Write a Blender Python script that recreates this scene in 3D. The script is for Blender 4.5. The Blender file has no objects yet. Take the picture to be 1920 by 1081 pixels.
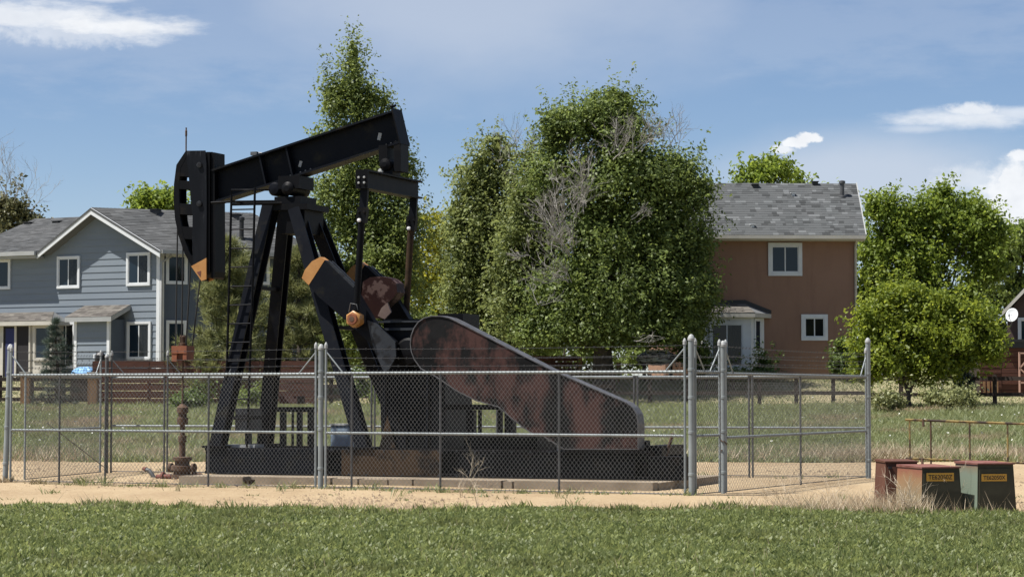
import bpy, bmesh, math, random
import numpy as np
from mathutils import Vector, Matrix
S = bpy.context.scene
C = S.collection
R = math.radians
PI = math.pi
# ------------------------------------------------------------------ camera
F = 4270.0            # focal length in photograph pixels (1920 wide)
H = 1.51              # eye height over the gravel
HOR = 737.0           # horizon row
PITCH = math.atan((HOR - 540.5) / F)
cam = bpy.data.objects.new('camera', bpy.data.cameras.new('camera'))
C.objects.link(cam)
cam.data.sensor_width = 36.0
cam.data.lens = F / 1920 * 36.0
cam.data.clip_start = 0.1
cam.data.clip_end = 6000
cam.location = (0, 0, H)
cam.rotation_euler = (PI / 2 + PITCH, 0, 0)
S.camera = cam
# ------------------------------------------------------------------ light
SUN_DIR = Vector((0.50, 0.13, -1.0)).normalized()      # the way the rays travel
SUN_STRENGTH = 5.0
SKY_STRENGTH = 0.061
sun = bpy.data.objects.new('sun', bpy.data.lights.new('sun', 'SUN'))
C.objects.link(sun)
sun.data.energy = SUN_STRENGTH
sun.data.angle = R(0.53)
sun.data.color = (1.0, 0.955, 0.89)
sun.location = (-30, 0, 60)
sun.rotation_euler = SUN_DIR.to_track_quat('-Z', 'Y').to_euler()
S.view_settings.view_transform = 'Standard'
S.view_settings.look = 'None'
S.view_settings.gamma = 1
S.view_settings.use_curve_mapping = False
S.view_settings.exposure = 0.8
world = bpy.data.worlds.new('World')
S.world = world
world.use_nodes = True
nt = world.node_tree
nt.nodes.clear()
def wn(t, **k):
    n = nt.nodes.new(t)
    for a, b in k.items(): setattr(n, a, b)
    return n
def wl(a, b): nt.links.new(a, b)
def wmath(op, a, b=None, clamp=False):
    n = wn('ShaderNodeMath', operation=op); n.use_clamp = clamp
    for i, x in enumerate((a, b)):
        if x is None: continue
        if isinstance(x, (int, float)): n.inputs[i].default_value = x
        else: wl(x, n.inputs[i])
    return n.outputs[0]
sky = wn('ShaderNodeTexSky', sky_type='NISHITA')
sky.sun_disc = False
sky.sun_elevation = math.asin(-SUN_DIR.z)
sky.sun_rotation = math.atan2(-SUN_DIR.x, -SUN_DIR.y)
sky.altitude = 1600
sky.air_density = 1.0
sky.dust_density = 0.35
sky.ozone_density = 2.4
geo = wn('ShaderNodeTexCoord')
sep = wn('ShaderNodeSeparateXYZ'); wl(geo.outputs['Generated'], sep.inputs[0])
az = wmath('ARCTAN2', sep.outputs[0], sep.outputs[1])
el = wmath('ARCSINE', sep.outputs[2])
comb = wn('ShaderNodeCombineXYZ'); wl(az, comb.inputs[0]); wl(el, comb.inputs[1])
def wnoise(scale, stretch, detail=7, rough=0.6):
    m = wn('ShaderNodeVectorMath', operation='MULTIPLY'); m.inputs[1].default_value = stretch
    wl(comb.outputs[0], m.inputs[0])
    n = wn('ShaderNodeTexNoise'); n.inputs['Scale'].default_value = scale
    n.inputs['Detail'].default_value = detail; n.inputs['Roughness'].default_value = rough
    wl(m.outputs[0], n.inputs['Vector'])
    return n.outputs[0]
n_wisp = wnoise(30, (1, 3.2, 1), 8, 0.62)
n_puff = wnoise(75, (1, 1.3, 1), 6, 0.55)
n_fine = wnoise(170, (1, 1.2, 1), 6, 0.6)
n_veil = wnoise(9, (1, 2.0, 1), 5, 0.55)
def smooth(x, lo, hi, tmax):
    m = wn('ShaderNodeMapRange', interpolation_type='SMOOTHSTEP')
    wl(x, m.inputs[0]); m.inputs[1].default_value = lo; m.inputs[2].default_value = hi
    m.inputs[3].default_value = tmax; m.inputs[4].default_value = 0.0
    return m.outputs[0]
def cloud(px, py, rx, ry, noise, amp, lo, hi, top):
    a0, e0 = (px - 960) / F, (HOR - py) / F
    s = wn('ShaderNodeVectorMath', operation='SUBTRACT'); wl(comb.outputs[0], s.inputs[0]); s.inputs[1].default_value = (a0, e0, 0)
    m = wn('ShaderNodeVectorMath', operation='MULTIPLY'); wl(s.outputs[0], m.inputs[0]); m.inputs[1].default_value = (F / rx, F / ry, 0)
    l = wn('ShaderNodeVectorMath', operation='LENGTH'); wl(m.outputs[0], l.inputs[0])
    d = wmath('ADD', l.outputs['Value'], wmath('MULTIPLY', wmath('SUBTRACT', noise, 0.5), amp))
    return smooth(d, lo, hi, top)
white = [cloud(40, 46, 200, 26, n_wisp, 2.6, 0.3, 1.4, 0.8), cloud(205, 60, 160, 27, n_wisp, 2.2, 0.3, 1.3, 0.95), cloud(130, 76, 150, 22, n_fine, 2.2, 0.3, 1.5, 0.5),
         cloud(200, 6, 50, 14, n_wisp, 1.8, 0.4, 1.3, 0.6),
         cloud(1515, 263, 26, 12, n_fine, 1.5, 0.7, 1.05, 0.97), cloud(1490, 272, 30, 11, n_fine, 1.6, 0.65, 1.1, 0.95), cloud(1465, 283, 26, 9, n_fine, 1.6, 0.5, 1.2, 0.8),
         cloud(1800, 232, 125, 22, n_wisp, 2.2, 0.15, 1.3, 0.75), cloud(1815, 218, 60, 14, n_fine, 2.0, 0.3, 1.3, 0.8), cloud(1900, 226, 90, 15, n_wisp, 1.8, 0.2, 1.3, 0.6), cloud(1720, 250, 70, 10, n_wisp, 1.8, 0.2, 1.3, 0.4),
         cloud(1912, 400, 92, 105, n_puff, 1.5, 0.6, 1.12, 0.92), cloud(1885, 345, 26, 22, n_fine, 1.5, 0.7, 1.1, 0.93), cloud(1900, 302, 24, 12, n_fine, 1.6, 0.6, 1.1, 0.9), cloud(1845, 372, 36, 22, n_fine, 1.5, 0.4, 1.2, 0.6), cloud(1815, 345, 75, 30, n_fine, 1.6, 0.3, 1.3, 0.5),
         cloud(1990, 330, 90, 60, n_puff, 1.0, 0.8, 1.1, 0.95)]
veil = [cloud(880, 10, 640, 190, n_veil, 1.1, 0.1, 1.25, 0.56), cloud(1640, 345, 330, 110, n_veil, 1.0, 0.2, 1.25, 0.68),
        cloud(500, 105, 120, 40, n_veil, 1.0, 0.2, 1.2, 0.2), cloud(100, 75, 330, 75, n_veil, 1.0, 0.2, 1.2, 0.3),
        cloud(960, 760, 3600, 420, n_veil, 0.4, 0.2, 1.3, 0.22), cloud(500, 60, 800, 130, n_wisp, 2.4, 0.2, 1.5, 0.22), cloud(1500, 60, 700, 90, n_wisp, 2.4, 0.2, 1.5, 0.2)]
general = smooth(wmath('SUBTRACT', 1.0, n_veil), 0.30, 0.80, 0.30)     # the same thin veil goes on over the rest of the sky
outside = wmath('MULTIPLY', general, wmath('SUBTRACT', 1.0, cloud(960, 500, 1400, 800, n_veil, 0.5, 0.8, 1.3, 1.0)))
veil.append(outside)
def wmax(lst):
    r = lst[0]
    for x in lst[1:]: r = wmath('MAXIMUM', r, x)
    return r
mixv = wn('ShaderNodeMix', data_type='RGBA'); wl(wmax(veil), mixv.inputs[0])
tint = wn('ShaderNodeMix', data_type='RGBA', blend_type='MULTIPLY'); tint.inputs[0].default_value = 1.0
wl(sky.outputs[0], tint.inputs[6]); tint.inputs[7].default_value = (0.92, 0.93, 1.0, 1)
wl(tint.outputs[2], mixv.inputs[6]); mixv.inputs[7].default_value = (6.2, 6.7, 7.6, 1)
mixw = wn('ShaderNodeMix', data_type='RGBA'); wl(wmax(white), mixw.inputs[0])
wl(mixv.outputs[2], mixw.inputs[6])
cc = wn('ShaderNodeMix', data_type='RGBA'); wl(n_puff, cc.inputs[0]); cc.inputs[6].default_value = (10.4, 10.5, 10.6, 1); cc.inputs[7].default_value = (7.0, 7.3, 7.8, 1); wl(cc.outputs[2], mixw.inputs[7])
bg = wn('ShaderNodeBackground'); wl(mixw.outputs[2], bg.inputs[0]); bg.inputs[1].default_value = SKY_STRENGTH
wo = wn('ShaderNodeOutputWorld'); wl(bg.outputs[0], wo.inputs[0])
# ------------------------------------------------------------------ helpers
_c, _s = math.cos(PITCH), math.sin(PITCH)
def ray(px, py):
    a, b = (px - 960) / F, (540.5 - py) / F
    return Vector((a, _c - b * _s, _s + b * _c))
def W(px, py, Y):                       # the point seen at a pixel of the photograph, Y metres away
    d = ray(px, py); return Vector((0, 0, H)) + d * (Y / d.y)
def G(px, py, z=0.0):                   # the point of the level z seen at a pixel
    d = ray(px, py); return Vector((0, 0, H)) + d * ((z - H) / d.z)
def hgt(y):
    def ss(a, b, x):
        t = min(1, max(0, (x - a) / (b - a))); return t * t * (3 - 2 * t)
    lin = min(1, max(0, (y - 47) / 33.0))
    return 1.05 * (0.75 * lin + 0.25 * ss(47, 80, y)) + 1.0 * ss(80, 87, y)
class Frame:                            # an upright local frame: u to the right, v away
    def __init__(s, o, th): s.o = Vector(o); s.th = th; s.u = Vector((math.cos(th), -math.sin(th), 0)); s.v = Vector((math.sin(th), math.cos(th), 0))
    def L(s, px, py, t=0.0):
        d = ray(px, py); o = s.o + s.v * t
        k = (o - Vector((0, 0, H))).dot(s.v) / d.dot(s.v)
        p = Vector((0, 0, H)) + d * k
        return ((p - s.o).dot(s.u), p.z - s.o.z)
    def poly(s, pts, t=0.0): return [s.L(x, y, t) for x, y in pts]
class MB:
    def __init__(s): s.v = []; s.f = []; s.sm = []
    def add(s, vs, fs, smooth=False):
        o = len(s.v); s.v += [tuple(p) for p in vs]
        for f in fs: s.f.append(tuple(i + o for i in f)); s.sm.append(smooth)
    def box(s, a, b):
        x0, y0, z0 = a; x1, y1, z1 = b
        if x0 > x1: x0, x1 = x1, x0
        if y0 > y1: y0, y1 = y1, y0
        if z0 > z1: z0, z1 = z1, z0
        s.add([(x0,y0,z0),(x1,y0,z0),(x1,y1,z0),(x0,y1,z0),(x0,y0,z1),(x1,y0,z1),(x1,y1,z1),(x0,y1,z1)],
              [(3,2,1,0),(4,5,6,7),(0,1,5,4),(1,2,6,5),(2,3,7,6),(3,0,4,7)]); return s
    def bar(s, p, q, w, h, side=None):          # a beam from p to q, w along 'side', h across it
        p, q = Vector(p), Vector(q); d = (q - p).normalized()
        a = Vector(side) if side else (Vector((0,0,1)).cross(d) if abs(d.z) < 0.95 else Vector((1,0,0)))
        a = (a - d * a.dot(d)).normalized(); b = d.cross(a)
        vs = []
        for c in (p, q):
            for i, j in ((-1,-1),(1,-1),(1,1),(-1,1)): vs.append(c + a * (i*w/2) + b * (j*h/2))
        s.add(vs, [(3,2,1,0),(4,5,6,7),(0,1,5,4),(1,2,6,5),(2,3,7,6),(3,0,4,7)]); return s
    def ibeam(s, p, q, w, h, tf, tw, side):     # an I section: flange width w along side, depth h
        p, q = Vector(p), Vector(q); d = (q - p).normalized()
        a = Vector(side); a = (a - d * a.dot(d)).normalized(); b = d.cross(a)
        if b.z < 0: b = -b
        s.bar(p + b*(h/2-tf/2), q + b*(h/2-tf/2), w, tf, a); s.bar(p - b*(h/2-tf/2), q - b*(h/2-tf/2), w, tf, a)
        s.bar(p, q, tw, h-2*tf-0.002, a); return s
    def tube(s, pts, r, n=8, cap=True):
        pts = [Vector(p) for p in pts]; m = len(pts)
        rs = r if isinstance(r, (list, tuple)) else [r]*m
        rings = []; prev = None
        for i in range(m):
            d = (pts[min(i+1,m-1)] - pts[max(i-1,0)])
            d = d.normalized() if d.length > 1e-9 else Vector((0,0,1))
            if prev is None:
                a = d.orthogonal().normalized()
            else:
                a = prev - d*prev.dot(d); a = a.normalized() if a.length > 1e-6 else d.orthogonal().normalized()
            prev = a; b = d.cross(a)
            rings.append([pts[i] + (a*math.cos(2*PI*k/n) + b*math.sin(2*PI*k/n))*rs[i] for k in range(n)])
        vs = [p for rg in rings for p in rg]
        fs = [(i*n+k, i*n+(k+1)%n, (i+1)*n+(k+1)%n, (i+1)*n+k) for i in range(m-1) for k in range(n)]
        s.add(vs, fs, n >= 6)
        if cap: s.add(rings[0], [tuple(range(n))[::-1]]); s.add(rings[-1], [tuple(range(n))])
        return s
    def lathe(s, c, prof, n=12, axis='z'):
        def ring(r, z):
            out = []
            for k in range(n):
                a = 2*PI*k/n; x, y = r*math.cos(a), r*math.sin(a)
                q = {'z': (x,y,z), 'x': (z,x,y), 'y': (y,z,x)}[axis]
                out.append((c[0]+q[0], c[1]+q[1], c[2]+q[2]))
            return out
        m = len(prof)
        for i in range(m-1):
            (r0, z0), (r1, z1) = prof[i], prof[i+1]
            s.add(ring(r0,z0)+ring(r1,z1), [(k, (k+1)%n, n+(k+1)%n, n+k) for k in range(n)], abs(z1-z0) > 0.4*abs(r1-r0))
        s.add(ring(*prof[0]), [tuple(range(n))[::-1]]); s.add(ring(*prof[-1]), [tuple(range(n))]); return s
    def prism(s, pts, t0, t1):                  # outline in (x, z), extruded along y
        n = len(pts)
        s.add([(x, t0, z) for x, z in pts] + [(x, t1, z) for x, z in pts],
              [tuple(range(n)), tuple(range(n, 2*n))[::-1]] + [(i, n+i, n+(i+1)%n, (i+1)%n) for i in range(n)]); return s
    def slab(s, quad, thick, n=None):           # a planar polygon thickened along its normal (or n)
        q = [Vector(p) for p in quad]
        nn = Vector(n) if n else (q[1]-q[0]).cross(q[2]-q[0]).normalized()
        k = len(q)
        s.add(q + [p + nn*thick for p in q], [tuple(range(k))[::-1], tuple(range(k, 2*k))] + [(i, (i+1)%k, k+(i+1)%k, k+i) for i in range(k)]); return s
    def mesh(s, name):
        me = bpy.data.meshes.new(name); me.from_pydata(s.v, [], s.f)
        me.polygons.foreach_set('use_smooth', s.sm)
        bm = bmesh.new(); bm.from_mesh(me); bmesh.ops.recalc_face_normals(bm, faces=bm.faces); bm.to_mesh(me); bm.free()
        me.update(); return me
    def build(s, name, m, parent=None, kind=None, label=None):
        return put(name, s.mesh(name), m, parent, kind, label)
def put(name, me, m, parent=None, kind=None, label=None):
    o = bpy.data.objects.new(name, me); C.objects.link(o)
    if m and not me.materials: me.materials.append(m)
    if parent: o.parent = parent
    if kind: o['kind'] = kind
    if label: o['label'] = label
    return o
def tag(o, label, cat, group=None):
    o['label'] = label; o['category'] = cat
    if group: o['group'] = group
    return o
def thing(name, label, cat, loc=(0,0,0), rz=0.0, group=None):
    o = bpy.data.objects.new(name, None); C.objects.link(o); o.location = loc; o.rotation_euler = (0,0,rz)
    o.empty_display_size = 0.2
    return tag(o, label, cat, group)
def copy_tree(o, parent=None):
    c = o.copy(); C.objects.link(c)
    if parent: c.parent = parent
    for ch in list(o.children): copy_tree(ch, c)
    return c
def npmesh(name, V, Fq, k):             # fast mesh of n polygons with k corners each
    me = bpy.data.meshes.new(name)
    me.vertices.add(len(V)); me.vertices.foreach_set('co', np.asarray(V, np.float32).ravel())
    n = len(Fq); me.loops.add(n*k); me.loops.foreach_set('vertex_index', np.asarray(Fq, np.int32).ravel())
    me.polygons.add(n); me.polygons.foreach_set('loop_start', np.arange(0, n*k, k, dtype=np.int32))
    me.update(calc_edges=True); return me
# ------------------------------------------------------------------ materials
def mat(name, c1, c2=None, scale=4.0, rough=0.7, metal=0.0, stretch=(1,1,1), lo=0.35, hi=0.65, detail=6, bump=0.0, bscale=None,
        c3=None, s3=2.0, lo3=0.5, hi3=0.6, stretch3=(1,1,1), island=0.0, spec=0.5, world_co=False, mosaic=None):
    m = bpy.data.materials.new(name); m.use_nodes = True
    t = m.node_tree; p = t.nodes['Principled BSDF']; N = t.nodes.new; LK = t.links.new
    p.inputs['Roughness'].default_value = rough; p.inputs['Metallic'].default_value = metal
    p.inputs['Specular IOR Level'].default_value = spec
    if world_co:
        co = N('ShaderNodeNewGeometry').outputs['Position']
    else: co = N('ShaderNodeTexCoord').outputs['Object']
    def noise(sc, st, d=detail):
        v = N('ShaderNodeVectorMath'); v.operation = 'MULTIPLY'; v.inputs[1].default_value = st; LK(co, v.inputs[0])
        n = N('ShaderNodeTexNoise'); n.inputs['Scale'].default_value = sc; n.inputs['Detail'].default_value = d
        n.inputs['Roughness'].default_value = 0.62
        LK(v.outputs[0], n.inputs['Vector']); return n.outputs[0]
    def ramp(x, a, b):
        r = N('ShaderNodeMapRange'); LK(x, r.inputs[0]); r.inputs[1].default_value = a; r.inputs[2].default_value = b; return r.outputs[0]
    def mix(f, a, b):
        x = N('ShaderNodeMix'); x.data_type = 'RGBA'
        if isinstance(f, float): x.inputs[0].default_value = f
        else: LK(f, x.inputs[0])
        for i, q in ((6, a), (7, b)):
            if isinstance(q, tuple): x.inputs[i].default_value = (*q, 1)
            else: LK(q, x.inputs[i])
        return x.outputs[2]
    col = c1
    if c2: col = mix(ramp(noise(scale, stretch), lo, hi), c1, c2)
    if c3: col = mix(ramp(noise(s3, stretch3, 8), lo3, hi3), col, c3)
    if island:
        g = N('ShaderNodeNewGeometry'); h = N('ShaderNodeHueSaturation')
        r = N('ShaderNodeMapRange'); LK(g.outputs['Random Per Island'], r.inputs[0]); r.inputs[3].default_value = 1-island; r.inputs[4].default_value = 1+island
        LK(r.outputs[0], h.inputs['Value'])
        if isinstance(col, tuple): h.inputs['Color'].default_value = (*col, 1)
        else: LK(col, h.inputs['Color'])
        col = h.outputs[0]
    if mosaic:
        g = N('ShaderNodeNewGeometry'); r = N('ShaderNodeValToRGB'); r.color_ramp.interpolation = 'CONSTANT'; e = r.color_ramp.elements
        e[0].position = 0; e[0].color = (*([mosaic[0]]*3), 1); e[1].position = mosaic[1]; e[1].color = (1,1,1,1)
        x = e.new(mosaic[2]); x.color = (*([mosaic[3]]*3), 1); x = e.new(mosaic[1]*0.4); x.color = (*([(1+mosaic[0])/2]*3), 1)
        LK(g.outputs['Random Per Island'], r.inputs[0])
        q = N('ShaderNodeMix'); q.data_type = 'RGBA'; q.blend_type = 'MULTIPLY'; q.inputs[0].default_value = 1.0
        LK(col, q.inputs[6]) if not isinstance(col, tuple) else None
        LK(r.outputs[0], q.inputs[7]); col = q.outputs[2]
    if isinstance(col, tuple): p.inputs['Base Color'].default_value = (*col, 1)
    else: LK(col, p.inputs['Base Color'])
    if bump:
        b = N('ShaderNodeBump'); b.inputs['Strength'].default_value = bump; b.inputs['Distance'].default_value = 0.02
        LK(noise(bscale or scale*6, stretch), b.inputs['Height']); LK(b.outputs[0], p.inputs['Normal'])
    return m
def leafmat(name, dark, light, trans=0.3, patch=None, psc=0.5, plo=0.5, phi=0.62, lightness=1.0, osc=0.9):
    m = bpy.data.materials.new(name); m.use_nodes = True
    t = m.node_tree; t.nodes.clear(); N = t.nodes.new; LK = t.links.new
    g = N('ShaderNodeNewGeometry'); cr = N('ShaderNodeMix'); cr.data_type = 'RGBA'
    nz = N('ShaderNodeTexNoise'); nz.inputs['Scale'].default_value = osc; nz.inputs['Detail'].default_value = 3; LK(g.outputs['Position'], nz.inputs['Vector'])
    a = N('ShaderNodeMath'); a.operation = 'MULTIPLY_ADD'; LK(g.outputs['Random Per Island'], a.inputs[0]); a.inputs[1].default_value = 0.7
    b = N('ShaderNodeMath'); b.operation = 'MULTIPLY_ADD'; LK(nz.outputs[0], b.inputs[0]); b.inputs[1].default_value = 1.0; b.inputs[2].default_value = -0.35
    LK(b.outputs[0], a.inputs[2]); a.use_clamp = True
    LK(a.outputs[0], cr.inputs[0]); cr.inputs[6].default_value = (*dark, 1); cr.inputs[7].default_value = (*light, 1)
    col = cr.outputs[2]
    if patch:
        n2 = N('ShaderNodeTexNoise'); n2.inputs['Scale'].default_value = psc; n2.inputs['Detail'].default_value = 5; LK(g.outputs['Position'], n2.inputs['Vector'])
        r = N('ShaderNodeMapRange'); LK(n2.outputs[0], r.inputs[0]); r.inputs[1].default_value = plo; r.inputs[2].default_value = phi
        x = N('ShaderNodeMix'); x.data_type = 'RGBA'; LK(r.outputs[0], x.inputs[0]); LK(col, x.inputs[6]); x.inputs[7].default_value = (*patch, 1); col = x.outputs[2]
    d = N('ShaderNodeBsdfPrincipled'); LK(col, d.inputs['Base Color']); d.inputs['Roughness'].default_value = 0.52; d.inputs['Specular IOR Level'].default_value = 0.36
    tr = N('ShaderNodeBsdfTranslucent'); hs = N('ShaderNodeHueSaturation'); hs.inputs['Value'].default_value = 1.5; hs.inputs['Hue'].default_value = 0.485; LK(col, hs.inputs['Color']); LK(hs.outputs[0], tr.inputs['Color'])
    mx = N('ShaderNodeMixShader'); mx.inputs[0].default_value = trans; LK(d.outputs[0], mx.inputs[1]); LK(tr.outputs[0], mx.inputs[2])
    o = N('ShaderNodeOutputMaterial'); LK(mx.outputs[0], o.inputs[0]); return m
M = {}
M['soil'] = mat('soil', (0.17,0.14,0.08), (0.11,0.12,0.055), 0.5, 0.95, bump=0.6, bscale=9, world_co=True)
M['meadow'] = mat('meadow_soil', (0.20,0.19,0.10), (0.30,0.25,0.15), 0.25, 0.95, bump=0.7, bscale=7, world_co=True)
M['gravel'] = mat('gravel', (0.36,0.275,0.17), (0.25,0.178,0.105), 0.55, 0.95, bump=1.0, bscale=40, world_co=True, lo=0.40, hi=0.72, stretch=(1,0.35,1), detail=12, c3=(0.42,0.34,0.23), s3=14, lo3=0.52, hi3=0.72, spec=0.1)
M['concrete'] = mat('concrete', (0.27,0.225,0.17), (0.19,0.155,0.115), 2.5, 0.9, bump=0.3, bscale=30, spec=0.1)
M['galv'] = mat('galvanised_steel', (0.25,0.28,0.285), (0.19,0.21,0.215), 5, 0.5, metal=0.15, stretch=(1,1,0.4), c3=(0.15,0.14,0.125), s3=9, lo3=0.60, hi3=0.74, spec=0.4)
M['wire'] = mat('galvanised_wire', (0.135,0.14,0.14), (0.095,0.098,0.098), 2, 0.45, metal=0.1)
M['dullgalv'] = mat('weathered_steel', (0.10,0.105,0.11), (0.065,0.065,0.065), 6, 0.5, metal=0.15, spec=0.4)
M['black'] = mat('black_paint', (0.0026,0.0028,0.0036), (0.0045,0.0048,0.006), 1.6, 0.5, stretch=(1,1,0.5), c3=(0.015,0.0125,0.010), s3=3.5, lo3=0.56, hi3=0.74, bump=0.12, bscale=9, spec=0.09)
M['navy'] = mat('blueblack_paint', (0.0030,0.0038,0.0066), (0.0056,0.0068,0.0098), 2.2, 0.48, c3=(0.017,0.016,0.012), s3=3.2, lo3=0.54, hi3=0.72, bump=0.1, bscale=11, spec=0.10)
M['greyplate'] = mat('grey_weathered_paint', (0.018,0.021,0.026), (0.03,0.034,0.04), 3, 0.45, c3=(0.009,0.009,0.010), s3=5, spec=0.25)
M['headplate'] = mat('scuffed_black_paint', (0.0035,0.0042,0.006), (0.009,0.010,0.013), 2.0, 0.42, stretch=(2,2,0.35), lo=0.45, hi=0.7, c3=(0.075,0.08,0.09), s3=5, lo3=0.60, hi3=0.78, stretch3=(3,3,0.4), spec=0.15)
M['guard'] = mat('peeling_guard_paint', (0.0055,0.0056,0.0058), (0.013,0.013,0.0135), 2.5, 0.55, c3=(0.060,0.032,0.028), s3=1.7, lo3=0.45, hi3=0.56, stretch3=(1.35,1,0.8), bump=0.15, bscale=14, spec=0.1)
M['maroon'] = mat('maroon_primer', (0.016,0.0055,0.0050), (0.022,0.009,0.0075), 3, 0.55, c3=(0.075,0.048,0.042), s3=2.6, lo3=0.50, hi3=0.535, spec=0.12)
M['rustbrown'] = mat('rusty_brown', (0.036,0.023,0.014), (0.06,0.038,0.021), 2.4, 0.75, c3=(0.010,0.008,0.007), s3=2.5, lo3=0.48, hi3=0.62, spec=0.1)
M['yellow'] = mat('safety_yellow', (0.40,0.20,0.06), (0.33,0.15,0.04), 5, 0.5, c3=(0.16,0.06,0.02), s3=8, lo3=0.66, hi3=0.76)
M['orange'] = mat('faded_orange', (0.22,0.07,0.025), (0.15,0.045,0.02), 7, 0.65)
M['rust'] = mat('rust', (0.055,0.032,0.02), (0.10,0.055,0.03), 12, 0.85, bump=0.3, bscale=30)
M['redrust'] = mat('red_rust', (0.15,0.045,0.03), (0.09,0.03,0.02), 10, 0.8)
M['cable'] = mat('cable', (0.012,0.012,0.012), rough=0.6)
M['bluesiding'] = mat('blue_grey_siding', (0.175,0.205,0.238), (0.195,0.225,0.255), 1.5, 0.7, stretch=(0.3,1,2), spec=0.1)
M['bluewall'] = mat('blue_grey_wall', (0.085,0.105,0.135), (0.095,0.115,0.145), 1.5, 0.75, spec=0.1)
M['white'] = mat('white_trim', (0.64,0.66,0.67), (0.57,0.59,0.6), 2, 0.55, spec=0.3)
M['cream'] = mat('cream_trim', (0.47,0.45,0.40), (0.40,0.385,0.34), 2, 0.6, spec=0.2)
M['gutter'] = mat('grey_gutter', (0.34,0.345,0.34), (0.29,0.3,0.295), 2, 0.5, spec=0.3)
M['stucco'] = mat('brown_stucco', (0.268,0.166,0.120), (0.24,0.147,0.105), 0.7, 0.9, bump=0.35, bscale=25, lo=0.3, hi=0.7, c3=(0.225,0.136,0.098), s3=1.3, lo3=0.5, hi3=0.75, stretch3=(2.5,2.5,0.35), spec=0.1)
M['roofbase'] = mat('roof_deck', (0.11,0.115,0.12), rough=0.9)
M['shingle'] = mat('asphalt_shingle', (0.075,0.078,0.08), (0.095,0.097,0.098), 0.6, 0.95, bump=0.4, bscale=50, mosaic=(0.72,0.3,0.8,1.3), spec=0.1)
M['shingleblend'] = mat('mottled_shingle', (0.078,0.083,0.085), (0.088,0.092,0.094), 0.9, 0.95, bump=0.4, bscale=50, mosaic=(0.58,0.22,0.87,1.45), spec=0.1)
M['weathershingle'] = mat('brown_grey_shingle', (0.15,0.14,0.125), (0.115,0.105,0.097), 2, 0.95, bump=0.4, bscale=50, island=0.35, spec=0.1)
M['blackplastic'] = mat('black_plastic', (0.012,0.012,0.013), rough=0.5)
M['redwood'] = mat('red_brown_wood', (0.105,0.036,0.02), (0.06,0.022,0.014), 3, 0.8, stretch=(0.4,3,6), bump=0.3)
M['darkwood'] = mat('dark_stained_wood', (0.022,0.014,0.010), (0.038,0.024,0.016), 3, 0.8, stretch=(0.4,3,6), bump=0.3)
M['tanwood'] = mat('tan_wood', (0.30,0.165,0.075), (0.2,0.11,0.05), 3, 0.8, stretch=(4,4,0.5), bump=0.3)
M['bark'] = mat('bark', (0.085,0.068,0.052), (0.045,0.036,0.028), 6, 0.95, stretch=(2,2,0.5), bump=0.8)
M['deadwood'] = mat('dead_grey_wood', (0.33,0.31,0.28), (0.22,0.205,0.185), 4, 0.9)
M['curtain'] = mat('curtain', (0.17,0.175,0.165), (0.035,0.04,0.045), 9, 0.9, stretch=(1,1,0.02), lo=0.42, hi=0.58)
M['dark'] = mat('dark_interior', (0.012,0.011,0.013), rough=0.9)
M['boxgreen'] = mat('faded_green_paint', (0.042,0.041,0.028), (0.053,0.052,0.036), 4, 0.6, c3=(0.075,0.045,0.03), s3=5, lo3=0.66, hi3=0.74, spec=0.15)
M['tarpblue'] = mat('blue_tarp', (0.14,0.32,0.58), (0.2,0.4,0.66), 6, 0.5, bump=0.5, bscale=6)
M['cloth'] = mat('grey_cover', (0.62,0.62,0.61), (0.05,0.05,0.055), 3.2, 0.6, stretch=(1,1,3.5), lo=0.48, hi=0.56, bump=0.6, bscale=5)
def fade(name, stops, z0, z1, rough=0.6, spread=0.12):   # paint worn in bands of its own height on the panel
    m = bpy.data.materials.new(name); m.use_nodes = True; t = m.node_tree; p = t.nodes['Principled BSDF']; N = t.nodes.new; LK = t.links.new
    p.inputs['Roughness'].default_value = rough
    co = N('ShaderNodeTexCoord'); sx = N('ShaderNodeSeparateXYZ'); LK(co.outputs['Object'], sx.inputs[0])
    nz = N('ShaderNodeTexNoise'); nz.inputs['Scale'].default_value = 7; nz.inputs['Detail'].default_value = 6; LK(co.outputs['Object'], nz.inputs['Vector'])
    a = N('ShaderNodeMapRange'); LK(sx.outputs[2], a.inputs[0]); a.inputs[1].default_value = z0; a.inputs[2].default_value = z1
    b = N('ShaderNodeMath'); b.operation = 'MULTIPLY_ADD'; LK(nz.outputs[0], b.inputs[0]); b.inputs[1].default_value = spread*2; b.inputs[2].default_value = -spread
    c = N('ShaderNodeMath'); c.operation = 'ADD'; LK(a.outputs[0], c.inputs[0]); LK(b.outputs[0], c.inputs[1])
    r = N('ShaderNodeValToRGB'); e = r.color_ramp.elements
    e[0].position = stops[0][0]; e[0].color = (*stops[0][1], 1); e[1].position = stops[-1][0]; e[1].color = (*stops[-1][1], 1)
    for q, cc in stops[1:-1]: x = e.new(q); x.color = (*cc, 1)
    LK(c.outputs[0], r.inputs[0]); LK(r.outputs[0], p.inputs['Base Color']); return m
def glassmat(name, col, rough=0.08):
    m = bpy.data.materials.new(name); m.use_nodes = True; p = m.node_tree.nodes['Principled BSDF']
    p.inputs['Base Color'].default_value = (*col, 1); p.inputs['Roughness'].default_value = rough; p.inputs['Specular IOR Level'].default_value = 0.35
    return m
M['pane'] = glassmat('window_glass', (0.012,0.022,0.034))
M['panedark'] = glassmat('dark_window_glass', (0.008,0.009,0.012))
M['grass'] = leafmat('alfalfa', (0.066,0.095,0.026), (0.27,0.31,0.11), 0.45, patch=(0.14,0.16,0.055), psc=0.5, plo=0.5, phi=0.66, osc=2.2)
M['meadowgrass'] = leafmat('meadow_grass', (0.095,0.125,0.048), (0.24,0.265,0.12), 0.35, patch=(0.27,0.215,0.135), psc=0.3, plo=0.54, phi=0.66, osc=2.4)
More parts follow.
